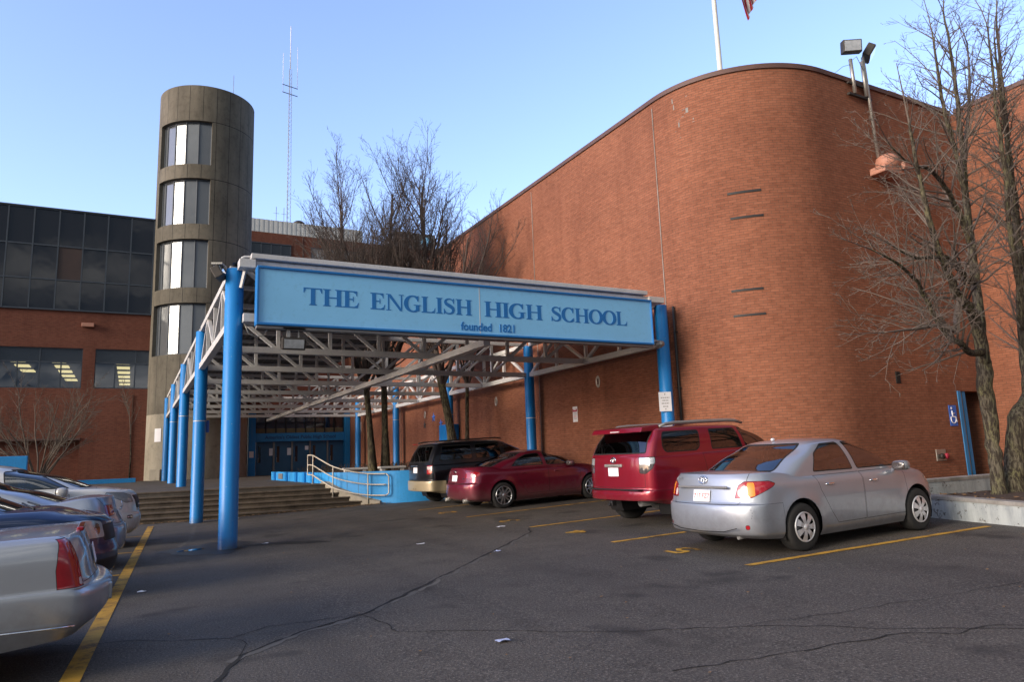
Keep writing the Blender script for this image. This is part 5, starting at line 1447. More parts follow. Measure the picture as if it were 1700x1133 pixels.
def handles(root, pts, m):
    for x, y, z in pts:
        for s in (1, -1):
            mb = MB(); mb.sphere((x, s * (y + .012), z), (.095, .016, .016), 10, 6, e=.6); mb.sphere((x, s * (y - .004), z - .004), (.05, .006, .032), 10, 6, e=.8); mb.build('handle', m, root)
def plate(root, x, z, txt, tilt=0, front=False, w=.305, h=.155):
    mb = MB(); mb.box((0, 0, 0), (.006, w, h)); o = mb.build('license_plate', M['paper'], root, (x, 0, z), bevel=.002); o.rotation_euler = (0, tilt, 0)
    if txt:
        s = 1 if front else -1
        text_obj('lettering', txt, .085, M['red_text'], o, (s * .0035, 0, -.004), (Matrix.Rotation(PI, 4, 'Z') if front else Matrix.Identity(4)) @ FACE_X, .0012, .0004)
def ring(mb, c, ry, rz, t, x=0):
    pts = [(x, c[0] + ry * math.cos(2 * PI * i / 28), c[1] + rz * math.sin(2 * PI * i / 28)) for i in range(29)]; mb.tube(pts, t, 6, cap=False)
def emblem_ovals(root, x, z, tilt, k=1.0):
    mb = MB(); ring(mb, (0, 0), .075 * k, .050 * k, .0075 * k); ring(mb, (0, .018 * k), .052 * k, .020 * k, .006 * k); ring(mb, (0, -.004 * k), .020 * k, .043 * k, .006 * k)
    o = mb.build('emblem', M['chrome'], root, (x, 0, z)); o.rotation_euler = (0, tilt, 0)
def badge(root, txt, size, x, y, z, tilt=0, m='chrome'):
    t = text_obj('badge', txt, size, M[m], root, (x, y, z), Matrix.Rotation(tilt, 4, 'Y') @ FACE_X, .0008, .0015)
def place(root, x, y, hd):
    c, s_ = math.cos(hd), math.sin(hd)
    def wz(lx, ly): X, Y = x + lx * c - ly * s_, y + lx * s_ + ly * c; return X, Y, gz(X, Y)
    return wz

def newcar(label, cat, x, y, hd, L, w, grp):
    """root at the rear-bumper centre on the ground; +x is the nose; follows the slope of the lot"""
    c, s_ = math.cos(hd), math.sin(hd)
    z = lambda lx, ly: gz(x + lx * c - ly * s_, y + lx * s_ + ly * c)
    za, zb = z(1.0, 0), z(L - 1.0, 0); pitch = -math.atan2(zb - za, L - 2.0)
    r = thing('parked_car', label, cat, (x, y, za - (zb - za) / (L - 2.0) * 1.0 + .0), 0, grp)
    r.rotation_euler = (0, pitch, hd); return r

def sedan_levels(L, W, deck, belt, hood, hoodf, rear=.10, flat=0):
    w = W / 2
    low = [([(0, .245), (.6, .20), (1.3, .165), (L - 1.3, .165), (L - .4, .19)], .14, L - .16, w - .07, .26, .50, .05, .16),
           (.285, .035, L - .04, w - .015, .26, .50, .06, .20),
           (.50, .0, L, w - .004, .28, .52, .07, .22),
           ([(0, .645), (1.2, .635), (L - 1.2, .62), (L, .58)], .015, L - .02, w, .28, .52, .07, .22),
           ([(0, .675), (1.2, .665), (L - 1.2, .65), (L, .62)], .055, L - .035, w + .001, .28, .52, .07, .22),
           ([(0, deck - .19), (1.3, belt - .12), (L - 1.4, belt - .13), (L - .5, hood - .14), (L, hoodf - .02)], rear, L - .10, w - .004, .30, .54, .07, .24),
           ([(0, deck - .055), (1.3, belt - .035), (L - 1.4, belt - .04), (L - .6, hood - .05), (L, hoodf + .035)], rear + .03, L - .20, w - .045, .32, .56, .07, .26),
           ([(0, deck - .008), (.5, deck), (1.3, belt + .004), (L - 1.45, belt), (L - .8, hood + .0), (L - .25, hoodf + .06)], rear + .055, L - .28, w - .10, .33, .56, .07, .27)]
    return low
root_surf = [None]
def tail(y, z):
    """point and tilt of the tail surface at (y, z)"""
    h, n, i, d = root_surf[0].ray_cast(Vector((-1, y, z)), Vector((1, 0, 0)))
    if h is None: return .1, 0
    if n.x > 0: n = -n
    return h.x, math.atan2(n.z, -n.x)
def tplate(root, z, txt, **k): x, t = tail(0, z); plate(root, x - .012, z, txt, t, **k)
def temblem(root, z, k=1.0): x, t = tail(0, z); emblem_ovals(root, x - .008, z, t, k)
def tbadge(root, txt, size, y, z, m='chrome'): x, t = tail(y, z); badge(root, txt, size, x - .006, y, z, t, m)
def sedan(label, x, y, hd, grp, L, W, H, wb, ro, deck, belt, hood, hoodf, pm, tr, style, rimR, r, gh, doors, winds, back, shield, rimmat='alloy', seat='beige_seat', glass='glass', rear=.10, extra=None, lamps=None, front=None, cat='car', trunk=None, hmat=None, bumper_seam=True, trim='seam', low=None):
    root = newcar(label, cat, x, y, hd, L, W / 2, grp); w = W / 2
    R = r + .055; xw = (ro, ro + wb)
    low = low or sedan_levels(L, W, deck, belt, hood, hoodf, rear)
    fl = [(q, r + .01, R, .018) for q in xw]
    (gxr, gxf) = gh[0][1], gh[0][2]
    V, F, bot = loft(low, 5, flare=fl, crown=pchip([(0, .02), (.6, .03), (L * .5, .02), (L - 1.2, .05), (L - .4, .045), (L, .02)]), hole=lambda cx, cy: gxr + .30 < cx < gxf - .30 and abs(cy) < w - .20)
    S = Shell(V, F)
    for q in xw: S.region('arch', 'side', arch(q, r + .01, R), None, delete=True)
    if lamps: lamps(S)
    if front: front(S)
    for d in doors: S.region('door', 'side', d, [pm], seam=.006)
    if trunk: 
        S.region('trunk_lid', 'rear', trunk, [pm], seam=.006, lim=lambda c: c.x < .55)
    if bumper_seam: S.region('bumper', 'wrap', [(-.2, .05), (ro - R + .02, .05), (ro - R + .02, .655), (-.2, .667)], [pm], seam=.004, lim=lambda c: c.x < ro)
    S.region('hood', 'top', rounded([(gxf - .1, -w + .16), (L - .42, -w + .30), (L - .42, w - .30), (gxf - .1, w - .16)], .12), [pm], seam=.006, lim=lambda c: c.x > gxf - .4)
    S.finish(root, 'body', [pm, M['seam']]); root_surf[0] = S.bvh
    V, F, _ = loft(gh, 6, taper=(0, 0), n=2.8, crown=pchip([(0, .03), (L * .45, H - (max(z for _, z in gh[-1][0]))), (L, .03)]), ns=40, ne=12)
    G = Shell(V, F)
    for p in winds: G.region('window', 'side', p, [M[glass]], seam=.016, lim=lambda c: abs(c.y) > .42)
    G.region('rear_window', 'rear', back, [M[glass]], seam=.022, lim=lambda c: c.x < (gxr + gxf) / 2)
    G.region('windscreen', 'front', shield, [M['glass']], seam=.022, lim=lambda c: c.x > (gxr + gxf) / 2)
    G.finish(root, 'cabin', [pm, M[trim]])
    underside(root, bot); wheel_wells(root, xw, R, r + .01, w); wheels(root, xw, w - .01 - .0, r, style, rimR, M[rimmat])
    mid = gxr + .35 * (gxf - gxr)
    seats(root, [(ro + .62, (-.36, 0, .36)), (ro + 1.50, (-.36, .36))], M[seat], w, .45, 1.03)
    mb = MB(); mb.box((gxf - .55, 0, .83), (.5, W - .34, .16)); mb.build('dashboard', M['dark_seat'], root, bevel=.04)
    mb = MB(); mb.box((gxr + .42, 0, belt - .05), (.55, W - .42, .03)); mb.build('parcel_shelf', M[seat], root)
    mb = MB(); ring(mb, (.36, .93), .18, .18, .014, gxf - .86); mb.build('steering_wheel', M['black'], root)
    if extra: extra(root)
    return root
def gh_sedan(xr, xf, w, belt, H, tr=.86, tf=.95, xr1=None, xf1=None):
    """greenhouse: base outline, roof outline set in by the rake of the glass"""
    h = H - belt
    b = [(xr, belt + .02), (xr + .8, belt - .04), (xf - .6, belt - .05), (xf, belt - .03)]
    rz = lambda d, e: [(xr1 - .1, H - d - e), ((xr1 + xf1) / 2, H - d), (xf1 + .2, H - d - e * .9)]
    def mix(t): return xr + (xr1 - xr) * t, xf + (xf1 - xf) * t
    out = [(b, xr, xf, w - .08, .36, .38, .11, .19)]
    a = mix(.52); out.append((H - h * .50 - .02, a[0], a[1], w - .15, .30, .32, .10, .16))
    a = mix(.86); out.append((rz(.125, .03), a[0], a[1], w - .225, .26, .28, .09, .14))
    a = mix(.97); out.append((rz(.075, .03), a[0], a[1], w - .275, .24, .26, .09, .13))
    a = mix(1.06); out.append((rz(.042, .03), a[0], a[1], w - .35, .22, .24, .09, .12))
    return out
RGRP = 'cars parked along the brick hall'; LGRP = 'cars parked along the left edge line'
# ---------------- silver compact sedan (right foreground)
P_SIL = paint('silver_paint', (.34, .37, .42), .5, .36)
L1 = 4.54
def lampsA(S):
    lp = rounded([(.66, .735), (.95, .735), (1.36, .865), (1.42, .91), (1.30, .95), (.86, .955), (.74, .90)], .03, 3)
    S.region('taillight', 'rc', lp, [M['red_lens']], seam=.007, lim=lambda c: c.x < .8, subs=[('reversing_lens', circ((.765, .805), .045, 16, .05), M['white_lens']), ('indicator_lens', rounded([(.90, .755), (1.03, .765), (1.03, .935), (.90, .935)], .03, 3), M['amber_lens'])])
    S.region('reflector', 'rc', rounded([(.80, .345), (.88, .345), (.88, .405), (.80, .405)], .028, 3), [M['red_lens']], seam=.005, lim=lambda c: c.x < .5)
def frontA(S):
    S.region('headlight', 'fc', rounded([(.9 - L1, .62), (1.52 - L1, .72), (1.5 - L1, .80), (.95 - L1, .74)], .04, 3), [M['clear_lens']], seam=.006, lim=lambda c: c.x > L1 - 1.0)
def extraA(root):
    mb = MB(); mb.box((.088, 0, .88), (.03, .92, .035)); mb.build('garnish', M['grey_metal'], root, bevel=.01)
    mb = MB(); mb.add([(.105, -.46, .865), (.105, .46, .865), (.085, .38, .69), (.085, -.38, .69)], [(0, 1, 2, 3)])
    tplate(root, .765, '717 FZ7'); temblem(root, .975)
    tbadge(root, 'COROLLA', .05, .46, .985, 'grey_metal')
    mb = MB(); mb.tube([(.02, -.62, .37), (.01, -.4, .315), (.005, 0, .30), (.01, .4, .315), (.02, .62, .37)], .006, 5); mb.build('bumper_crease', M['seam'], root)
    for s in (1, -1): mirror(root, (3.15, s * .96, .99), P_SIL, s)
    handles(root, [(1.62, .862, .83), (2.58, .868, .815)], M['chrome'])
    mb = MB(); mb.tube([(.38, -.5, .235), (.16, -.5, .23)], .024, 10); mb.build('exhaust', M['grey_metal'], root)
    mb = MB(); mb.sphere((1.60, 0, 1.462), (.04, .018, .022)); mb.build('roof_aerial', M['paper'], root)
    mb = MB(); mb.box((1.0, .42, 1.04), (.28, .26, .10), .3); mb.build('tissue_box', M['clear_lens'], root, bevel=.02)
    mb = MB()
    for z, y, k in ((.60, -.80, .05), (.565, -.815, .025), (.53, -.81, .035), (.50, -.8, .02)): mb.box((.115, y, z), (.03, .004, .012), .8)
    mb.build('scrape', M['black'], root)
sedan('silver compact sedan seen from behind beside the low white retaining wall', 6.86, 7.52, rad(1.5), RGRP, L1, 1.76, 1.465, 2.60, 1.0, 1.05, .965, .93, .70, P_SIL, None, 'hubcap8', .20, .312,
      gh_sedan(.52, 3.74, .885, .965, 1.47, xr1=1.44, xf1=2.66),
      [[(1.36, .955), (1.42, .76), (1.60, .46), (1.72, .30), (2.34, .30), (2.34, .955)], [(2.352, .955), (2.352, .30), (3.24, .30), (3.32, .42), (3.36, .70), (3.34, .955)]],
      [rounded([(1.40, 1.0), (2.27, .99), (2.17, 1.39), (1.80, 1.38), (1.54, 1.25)], .04), rounded([(2.36, .99), (3.28, .985), (3.16, 1.09), (2.68, 1.35), (2.44, 1.39), (2.26, 1.39)], .04)],
      rounded([(-.62, 1.035), (.62, 1.035), (.50, 1.40), (-.50, 1.40)], .06), rounded([(-.66, .97), (.66, .97), (.53, 1.395), (-.53, 1.395)], .06),
      rimmat='hubcap', lamps=lampsA, front=frontA, extra=extraA, trunk=rounded([(-.60, .655), (.60, .655), (.66, .9), (.64, 1.2), (-.64, 1.2), (-.66, .9)], .05))
# ---------------- dark red sedan
P_RED = paint('dark_red_paint', (.17, .008, .028), .45, .35)
L2 = 4.58
def lampsB(S):
    S.region('taillight', 'rc', rounded([(.62, .80), (.92, .765), (1.22, .85), (1.26, .93), (1.05, .965), (.66, .955)], .04, 3), [M['red_lens']], seam=.006, lim=lambda c: c.x < .8, subs=[('reversing_lens', circ((.93, .87), .05, 14), M['white_lens'])])
def frontB(S): S.region('headlight', 'fc', rounded([(.85 - L2, .60), (1.5 - L2, .70), (1.46 - L2, .79), (.9 - L2, .71)], .04, 3), [M['clear_lens']], seam=.006, lim=lambda c: c.x > L2 - 1.0)
def extraB(root):
    tplate(root, .80, ''); mb = MB(); ring(mb, (0, 0), .05, .038, .006); mb.tube([(0, .02, .02), (0, -.0, -.02), (0, -.03, -.02)], .006, 5); o = mb.build('emblem', M['chrome'], root, (.10, 0, .965)); o.rotation_euler = (0, .2, 0)
    tbadge(root, 'IS250', .05, -.42, .79)
    for s in (1, -1): mirror(root, (3.02, s * .98, 1.0), P_RED, s)
    handles(root, [(1.62, .885, .84), (2.62, .89, .825)], P_RED)
    for s in (1, -1):
        mb = MB(); mb.tube([(.3, s * .55, .25), (.03, s * .55, .25)], .045, 12); mb.build('exhaust', M['galv'], root)
sedan('dark red sporty sedan with ten-spoke alloy wheels beside the black SUV', 7.30, 17.02, rad(1.0), RGRP, L2, 1.80, 1.42, 2.73, 1.0, 1.06, .97, .92, .68, P_RED, None, 'ten', .235, .322,
      gh_sedan(.50, 3.72, .90, .97, 1.42, xr1=1.62, xf1=2.58),
      [[(1.36, .96), (1.42, .78), (1.60, .48), (1.72, .31), (2.36, .31), (2.36, .96)], [(2.372, .96), (2.372, .31), (3.28, .31), (3.36, .44), (3.38, .70), (3.36, .96)]],
      [rounded([(1.30, 1.02), (2.28, .995), (2.20, 1.325), (1.80, 1.30), (1.52, 1.20)], .05), rounded([(2.38, .99), (3.30, .98), (3.1, 1.09), (2.66, 1.29), (2.42, 1.33), (2.31, 1.33)], .05)],
      rounded([(-.62, 1.04), (.62, 1.04), (.50, 1.36), (-.50, 1.36)], .06), rounded([(-.68, .97), (.68, .97), (.54, 1.36), (-.54, 1.36)], .06),
      lamps=lampsB, front=frontB, extra=extraB, trim='black', trunk=rounded([(-.66, .67), (.66, .67), (.70, 1.2), (-.70, 1.2)], .05))
# ---------------- silver luxury sedan (left foreground), tail to the lane
P_CAD = paint('pale_silver_paint', (.37, .395, .43), .5, .36)
L3 = 5.27
def lampsC(S):
    S.region('taillight', 'rc', [(1.0, .672), (1.27, .665), (1.285, .80), (1.275, .92), (1.245, 1.025), (1.12, 1.03), (1.06, .93), (1.015, .80)], [M['red_lens']], seam=.005, lim=lambda c: c.x < .8, subs=[('reversing_lens', rounded([(1.01, .685), (1.075, .685), (1.075, .735), (1.02, .735)], .01, 2), M['white_lens'])])
LOW_C = [([(0, .34), (.8, .26), (1.5, .21), (L3 - 1.3, .2), (L3, .22)], .16, L3 - .16, .88, .16, .50, .05, .16),
         ([(0, .41), (1.2, .40), (L3, .38)], .05, L3 - .04, .932, .17, .5, .08, .2),
         ([(0, .52), (L3, .5)], .0, L3, .948, .17, .5, .10, .22),
         ([(0, .605), (L3, .60)], .0, L3 - .02, .952, .16, .5, .10, .22),
         ([(0, .655), (1.2, .64), (L3, .60)], .05, L3 - .03, .950, .15, .5, .10, .22),
         ([(0, .67), (1.2, .655), (L3, .63)], .115, L3 - .04, .940, .08, .5, .06, .22),
         ([(0, .88), (1.3, .86), (L3 - 1.4, .85), (L3, .78)], .175, L3 - .1, .942, .075, .52, .06, .24),
         ([(0, 1.02), (1.3, .955), (L3 - 1.4, .95), (L3 - .5, .90), (L3, .82)], .225, L3 - .2, .915, .075, .54, .06, .26),
         ([(0, 1.045), (.8, 1.03), (1.4, .98), (L3 - 1.45, .975), (L3 - .8, .95), (L3, .83)], .245, L3 - .28, .86, .10, .55, .07, .27)]
def extraC(root):
    mb = MB(); mb.box((.255, 0, 1.05), (.05, .62, .035)); mb.build('brake_lamp', M['red_lens'], root, bevel=.01)
    mb = MB(); mb.tube([(L3 - 1.3, .955, .42), (1.45, .957, .42)], .010, 5); mb.build('side_moulding', M['chrome'], root)
    mb = MB(); mb.tube([(L3 - 1.3, -.955, .42), (1.45, -.957, .42)], .010, 5); mb.build('side_moulding', M['chrome'], root)
    for s in (1, -1):
        mb = MB(); mb.tube([(1.0, s * .938, .41), (.62, s * .936, .408), (.40, s * .93, .405), (.24, s * .90, .40)], .008, 6); mb.build('bumper_moulding', M['chrome'], root)
        mb = MB(); mb.box((.03, s * .36, .55), (.05, .05, .13)); mb.build('overrider', P_CAD, root, bevel=.01)
        mirror(root, (3.55, s * 1.02, 1.0), P_CAD, s)
    handles(root, [(1.95, .945, .86), (3.0, .95, .85)], P_CAD); tplate(root, .83, '')
sedan('large pale silver sedan cropped at lower left, tail with tall red lamps', -.10, 7.22, PI + rad(1.5), LGRP, L3, 1.90, 1.46, 2.94, 1.30, 1.045, .98, .96, .78, P_CAD, None, 'six', .215, .335,
      gh_sedan(1.15, 4.15, .95, .98, 1.46, xr1=1.85, xf1=3.1),
      [[(1.62, .97), (1.66, .80), (1.86, .46), (1.98, .32), (2.72, .32), (2.72, .97)], [(2.732, .97), (2.732, .32), (3.74, .32), (3.80, .45), (3.82, .97)]],
      [rounded([(1.70, 1.02), (2.62, 1.01), (2.55, 1.37), (1.98, 1.36)], .05), rounded([(2.74, 1.01), (3.72, 1.0), (3.2, 1.33), (2.90, 1.37), (2.64, 1.37)], .05)],
      rounded([(-.66, 1.05), (.66, 1.05), (.54, 1.40), (-.54, 1.40)], .06), rounded([(-.70, .99), (.70, .99), (.56, 1.40), (-.56, 1.40)], .06),
      lamps=lampsC, extra=extraC, trunk=rounded([(-.80, .69), (.80, .69), (.80, 1.25), (-.80, 1.25)], .03), low=LOW_C, bumper_seam=False)
# ---------------- dark blue sedan, nose to the lane
P_BLU = paint('dark_blue_paint', (.010, .030, .095), .4, .3)
L4 = 4.85
def frontD(S):
    S.region('headlight', 'fc', rounded([(.62 - L4, .70), (1.10 - L4, .70), (1.46 - L4, .84), (1.42 - L4, .93), (1.0 - L4, .935), (.66 - L4, .90)], .04, 3), [M['clear_lens']], seam=.007, lim=lambda c: c.x > L4 - 1.0, subs=[('reflector', circ((.80 - L4, .815), .07, 16), M['chrome']), ('indicator_lens', circ((1.12 - L4, .82), .055, 14), M['dark_lens'])])
    S.region('grille', 'front', rounded([(-.50, .66), (.50, .66), (.46, .85), (-.46, .85)], .04, 3), [M['black']], seam=.008, lim=lambda c: c.x > L4 - .6)
    S.region('air_intake', 'front', rounded([(-.7, .30), (.7, .30), (.66, .45), (-.66, .45)], .04, 3), [M['black']], lim=lambda c: c.x > L4 - .6)
def extraD(root):
    for s in (1, -1): mirror(root, (3.30, s * .99, 1.02), M['black'], s)
    handles(root, [(1.75, .895, .88), (2.75, .9, .86)], P_BLU)
    mb = MB(); mb.tube([(L4 - .30, .50, .86), (L4 - .12, .3, .865), (L4 - .08, 0, .87), (L4 - .12, -.3, .865), (L4 - .30, -.50, .86)], .012, 6); mb.build('grille_trim', M['chrome'], root)
    mb = MB(); mb.tube([(3.95, -.5, 1.09), (3.78, -.05, 1.15)], .012, 5); mb.tube([(3.95, .1, 1.10), (3.78, .55, 1.14)], .012, 5); mb.build('wiper', M['black'], root)
sedan('dark navy blue sedan at left with its nose and headlight towards the lane', -.10 - L4, 10.75, rad(.5), LGRP, L4, 1.84, 1.53, 2.76, 1.08, 1.13, 1.06, 1.06, .89, P_BLU, None, 'six', .215, .325,
      gh_sedan(.62, 4.0, .92, 1.06, 1.53, xr1=1.62, xf1=2.86),
      [[(1.46, 1.04), (1.52, .80), (1.70, .46), (1.82, .31), (2.5, .31), (2.5, 1.04)], [(2.512, 1.04), (2.512, .31), (3.45, .31), (3.52, .45), (3.54, 1.04)]],
      [rounded([(1.60, 1.10), (2.42, 1.08), (2.35, 1.44), (1.90, 1.43)], .05), rounded([(2.54, 1.08), (3.50, 1.07), (2.98, 1.39), (2.66, 1.44), (2.46, 1.44)], .05)],
      rounded([(-.64, 1.14), (.64, 1.14), (.52, 1.47), (-.52, 1.47)], .06), rounded([(-.67, 1.07), (.67, 1.07), (.54, 1.46), (-.54, 1.46)], .06), seat='dark_seat', front=frontD, extra=extraD)
# ---------------- silver-blue sedan, tail to the lane
P_GRY = paint('silver_blue_paint', (.36, .41, .50), .55, .34)
L5 = 4.80
def lampsE(S): S.region('taillight', 'rc', rounded([(.62, .82), (.98, .80), (1.03, .86), (1.02, .985), (.66, .97)], .03, 3), [M['red_lens']], seam=.006, lim=lambda c: c.x < .8)
def extraE(root):
    tplate(root, .80, ''); mb = MB(); ring(mb, (0, 0), .06, .045, .007); o = mb.build('emblem', M['chrome'], root, (.09, 0, .96)); o.rotation_euler = (0, .2, 0)
    for s in (1, -1): mirror(root, (3.2, s * .99, 1.0), P_GRY, s)
    handles(root, [(1.7, .90, .86), (2.7, .905, .85)], P_GRY)
    mb = MB(); mb.box((.10, 0, .90), (.03, .8, .03)); mb.build('garnish', M['chrome'], root, bevel=.008)
sedan('silver blue sedan at left with its boot towards the lane, between navy and white cars', -.02, 13.55, PI + rad(-.5), LGRP, L5, 1.83, 1.45, 2.74, 1.08, 1.10, 1.0, .96, .76, P_GRY, None, 'six', .215, .325,
      gh_sedan(.62, 3.95, .915, 1.0, 1.45, xr1=1.72, xf1=2.82),
      [[(1.46, .99), (1.52, .78), (1.70, .46), (1.82, .31), (2.48, .31), (2.48, .99)], [(2.492, .99), (2.492, .31), (3.42, .31), (3.5, .45), (3.52, .99)]],
      [rounded([(1.52, 1.04), (2.40, 1.02), (2.32, 1.355), (1.92, 1.34), (1.68, 1.24)], .05), rounded([(2.50, 1.02), (3.46, 1.0), (2.92, 1.32), (2.64, 1.36), (2.43, 1.36)], .05)],
      rounded([(-.66, 1.06), (.66, 1.06), (.54, 1.40), (-.54, 1.40)], .06), rounded([(-.70, 1.0), (.70, 1.0), (.55, 1.39), (-.55, 1.39)], .06), seat='dark_seat', glass='glass_dark', lamps=lampsE, extra=extraE, rear=.17,
      trunk=rounded([(-.68, .69), (.68, .69), (.74, 1.25), (-.74, 1.25)], .05))

# ---------------- sport-utility bodies
def suv(label, x, y, hd, grp, L, W, H, wb, ro, belt, hood, pm, r, style, rimR, gh, doors, winds, back, shield, lamps, extra, glass='glass_dark', rear=.06, bump=.62, bumpm=None, rimmat='alloy', front=None, clr=.26, gate=None, cat='SUV', seat='dark_seat', hoodf=None):
    root = newcar(label, cat, x, y, hd, L, W / 2, grp); w = W / 2; R = r + .07; xw = (ro, ro + wb); hf = hoodf or hood - .10
    low = [([(0, clr + .17), (.6, clr + .06), (ro + .4, clr), (L - 1.3, clr), (L, clr + .04)], .10, L - .14, w - .07, .22, .40, .04, .14),
           (clr + .15, .01, L - .03, w - .02, .22, .42, .05, .18),
           (bump - .06, .0, L, w - .008, .22, .42, .06, .20),
           (bump + .03, .012, L - .015, w, .22, .42, .06, .20),
           (bump + .065, rear + .0, L - .03, w, .20, .42, .05, .20),
           ([(0, belt - .28), (L - 1.3, belt - .26), (L, hf - .20)], rear, L - .05, w + .002, .18, .44, .05, .20),
           ([(0, belt - .06), (L - 1.5, belt - .07), (L - .5, hood - .07), (L, hf - .03)], rear + .015, L - .14, w - .02, .18, .46, .05, .22),
           ([(0, belt), (L - 1.5, belt - .005), (L - .7, hood), (L - .2, hf + .03)], rear + .03, L - .22, w - .06, .18, .48, .05, .24)]
    V, F, bot = loft(low, 5, taper=(.03, .06), n=3.0, flare=[(q, r + .01, R, .042) for q in xw], crown=pchip([(0, .0), (L * .5, .0), (L - 1.2, .05), (L, .03)]), hole=lambda cx, cy: cx < gh[0][2] - .3 and abs(cy) < w - .14)
    S = Shell(V, F)
    for q in xw: S.region('arch', 'side', arch(q, r + .01, R), None, delete=True)
    lamps(S)
    if front: front(S)
    for d in doors: S.region('door', 'side', d, [pm], seam=.007)
    S.region('bumper', 'wrap', [(-.2, .05), (ro - R + .02, .05), (ro - R + .02, bump + .03), (-.2, bump + .05)], [bumpm or pm], seam=.005, lim=lambda c: c.x < ro)
    if gate: S.region('tailgate', 'rear', gate, [pm], seam=.007, lim=lambda c: c.x < .5)
    gxf = gh[0][2]
    S.region('hood', 'top', rounded([(gxf - .1, -w + .14), (L - .38, -w + .26), (L - .38, w - .26), (gxf - .1, w - .14)], .12), [pm], seam=.006, lim=lambda c: c.x > gxf - .4)
    S.finish(root, 'body', [pm, M['seam']]); root_surf[0] = S.bvh
    V, F, _ = loft(gh, 6, taper=(0, .02), n=3.2, crown=pchip([(0, .035), (L * .4, .05), (L, .03)]), ns=44, ne=12)
    G = Shell(V, F)
    for p, g in winds: G.region('window', 'side', p, [M[g]], seam=.018)
    G.region('rear_window', 'rear', back, [M[glass]], seam=.022, lim=lambda c: c.x < 1.5)
    G.region('windscreen', 'front', shield, [M['glass']], seam=.022, lim=lambda c: c.x > 1.5)
    G.finish(root, 'cabin', [pm, M['seam']])
    underside(root, bot); wheel_wells(root, xw, R, r + .01, w); wheels(root, xw, w - .005, r, style, rimR, M[rimmat], .24)
    seats(root, [(ro + .75, (-.4, 0, .4)), (ro + 1.68, (-.4, .4))], M[seat], w, .72, 1.38)
    mb = MB(); mb.box((gxf - .5, 0, belt - .1), (.5, W - .34, .2)); mb.build('dashboard', M['dark_seat'], root, bevel=.04)
    extra(root); return root
def gh_suv(xr, xf, w, belt, H, xr1, xf1, inset=.17):
    h = H - belt
    rz = lambda d, e: [(0, H - d - e), (xr1 + .9, H - d), (xf1, H - d - e)]
    def mx(t): return xr + (xr1 - xr) * t, xf + (xf1 - xf) * t
    out = [([(0, belt - .03), (xf - .5, belt - .05), (xf, belt - .05)], xr, xf, w - .045, .14, .55, .06, .20)]
    a = mx(.5); out.append((belt + h * .48, a[0], a[1], w - .045 - inset * .38, .14, .45, .06, .20))
    a = mx(.88); out.append((rz(.12, .03), a[0], a[1], w - .045 - inset * .8, .14, .36, .06, .18))
    a = mx(.97); out.append((rz(.07, .03), a[0], a[1], w - .045 - inset, .14, .34, .06, .18))
    a = mx(1.04); out.append((rz(.04, .03), a[0] + .03, a[1], w - .045 - inset - .07, .14, .32, .06, .17))
    return out
P_RSU = paint('bright_red_paint', (.25, .006, .022), .4, .32)
L6 = 4.82
def lampsF(S):
    S.region('taillight', 'rc', rounded([(.79, .955), (.96, .945), (1.14, 1.04), (1.22, 1.16), (1.22, 1.24), (.79, 1.245)], .03, 3), [M['dark_lens']], seam=.008, lim=lambda c: c.x < .6, subs=[('reversing_lens', rounded([(.80, 1.11), (1.20, 1.12), (1.20, 1.235), (.80, 1.235)], .02, 3), M['clear_lens'])])
def extraF(root):
    tplate(root, .985, ''); temblem(root, 1.20)
    mb = MB(); mb.box((tail(0, 1.10)[0] - .008, 0, 1.10), (.03, .52, .055)); g = mb.build('garnish', M['galv'], root, bevel=.012)
    # spoiler over the rear glass
    mb = MB(); mb.add([(.20, -.74, 1.775), (.20, .74, 1.775), (.62, .70, 1.815), (.62, -.70, 1.815), (.14, -.76, 1.685), (.14, .76, 1.685), (.62, .74, 1.70), (.62, -.74, 1.70)], [(3, 2, 1, 0), (4, 5, 6, 7), (0, 1, 5, 4), (1, 2, 6, 5), (2, 3, 7, 6), (3, 0, 4, 7)]); mb.build('spoiler', P_RSU, root, bevel=.02)
    mb = MB(); mb.box((.155, 0, 1.715), (.03, .26, .02)); mb.build('brake_lamp', M['white_lens'], root)
    for s in (1, -1):
        mb = MB(); mb.tube([(.62, s * .70, 1.765), (.78, s * .70, 1.81), (1.0, s * .70, 1.825), (2.3, s * .69, 1.83), (2.55, s * .69, 1.82), (2.75, s * .69, 1.77)], [.025, .032, .034, .034, .032, .025], 8); mb.build('roof_rail', M['galv'], root)
        mirror(root, (3.30, s * 1.03, 1.23), P_RSU, s, (.10, .12, .10))
        mb = MB(); mb.box((ro_f + .45, s * .84, .40), (.02, .30, .34)); mb.build('mud_flap', M['grey_metal'], root)
    handles(root, [(1.98, .955, 1.08), (2.95, .955, 1.07)], P_RSU)
    mb = MB(); mb.box((.05, 0, .67), (.12, 1.5, .02)); mb.build('step_pad', M['black'], root)
    mb = MB(); mb.box((.02, .05, .42), (.10, .09, .09)); mb.tube([(.0, .05, .40), (-.08, .05, .40)], .03, 8); mb.build('tow_hitch', M['black'], root, bevel=.01)
    mb = MB(); mb.tube([(1.05, -.75, .38), (1.05, .75, .38)], .06, 10); mb.sphere((1.05, 0, .38), (.16, .17, .16)); mb.tube([(.3, -.4, .42), (.9, -.4, .42)], .07, 10); mb.build('rear_axle', M['grey_metal'], root)
    mb = MB(); mb.box((1.90, -.935, 1.20), (.10, .01, .03)); mb.build('badge', M['galv'], root)
ro_f = .62
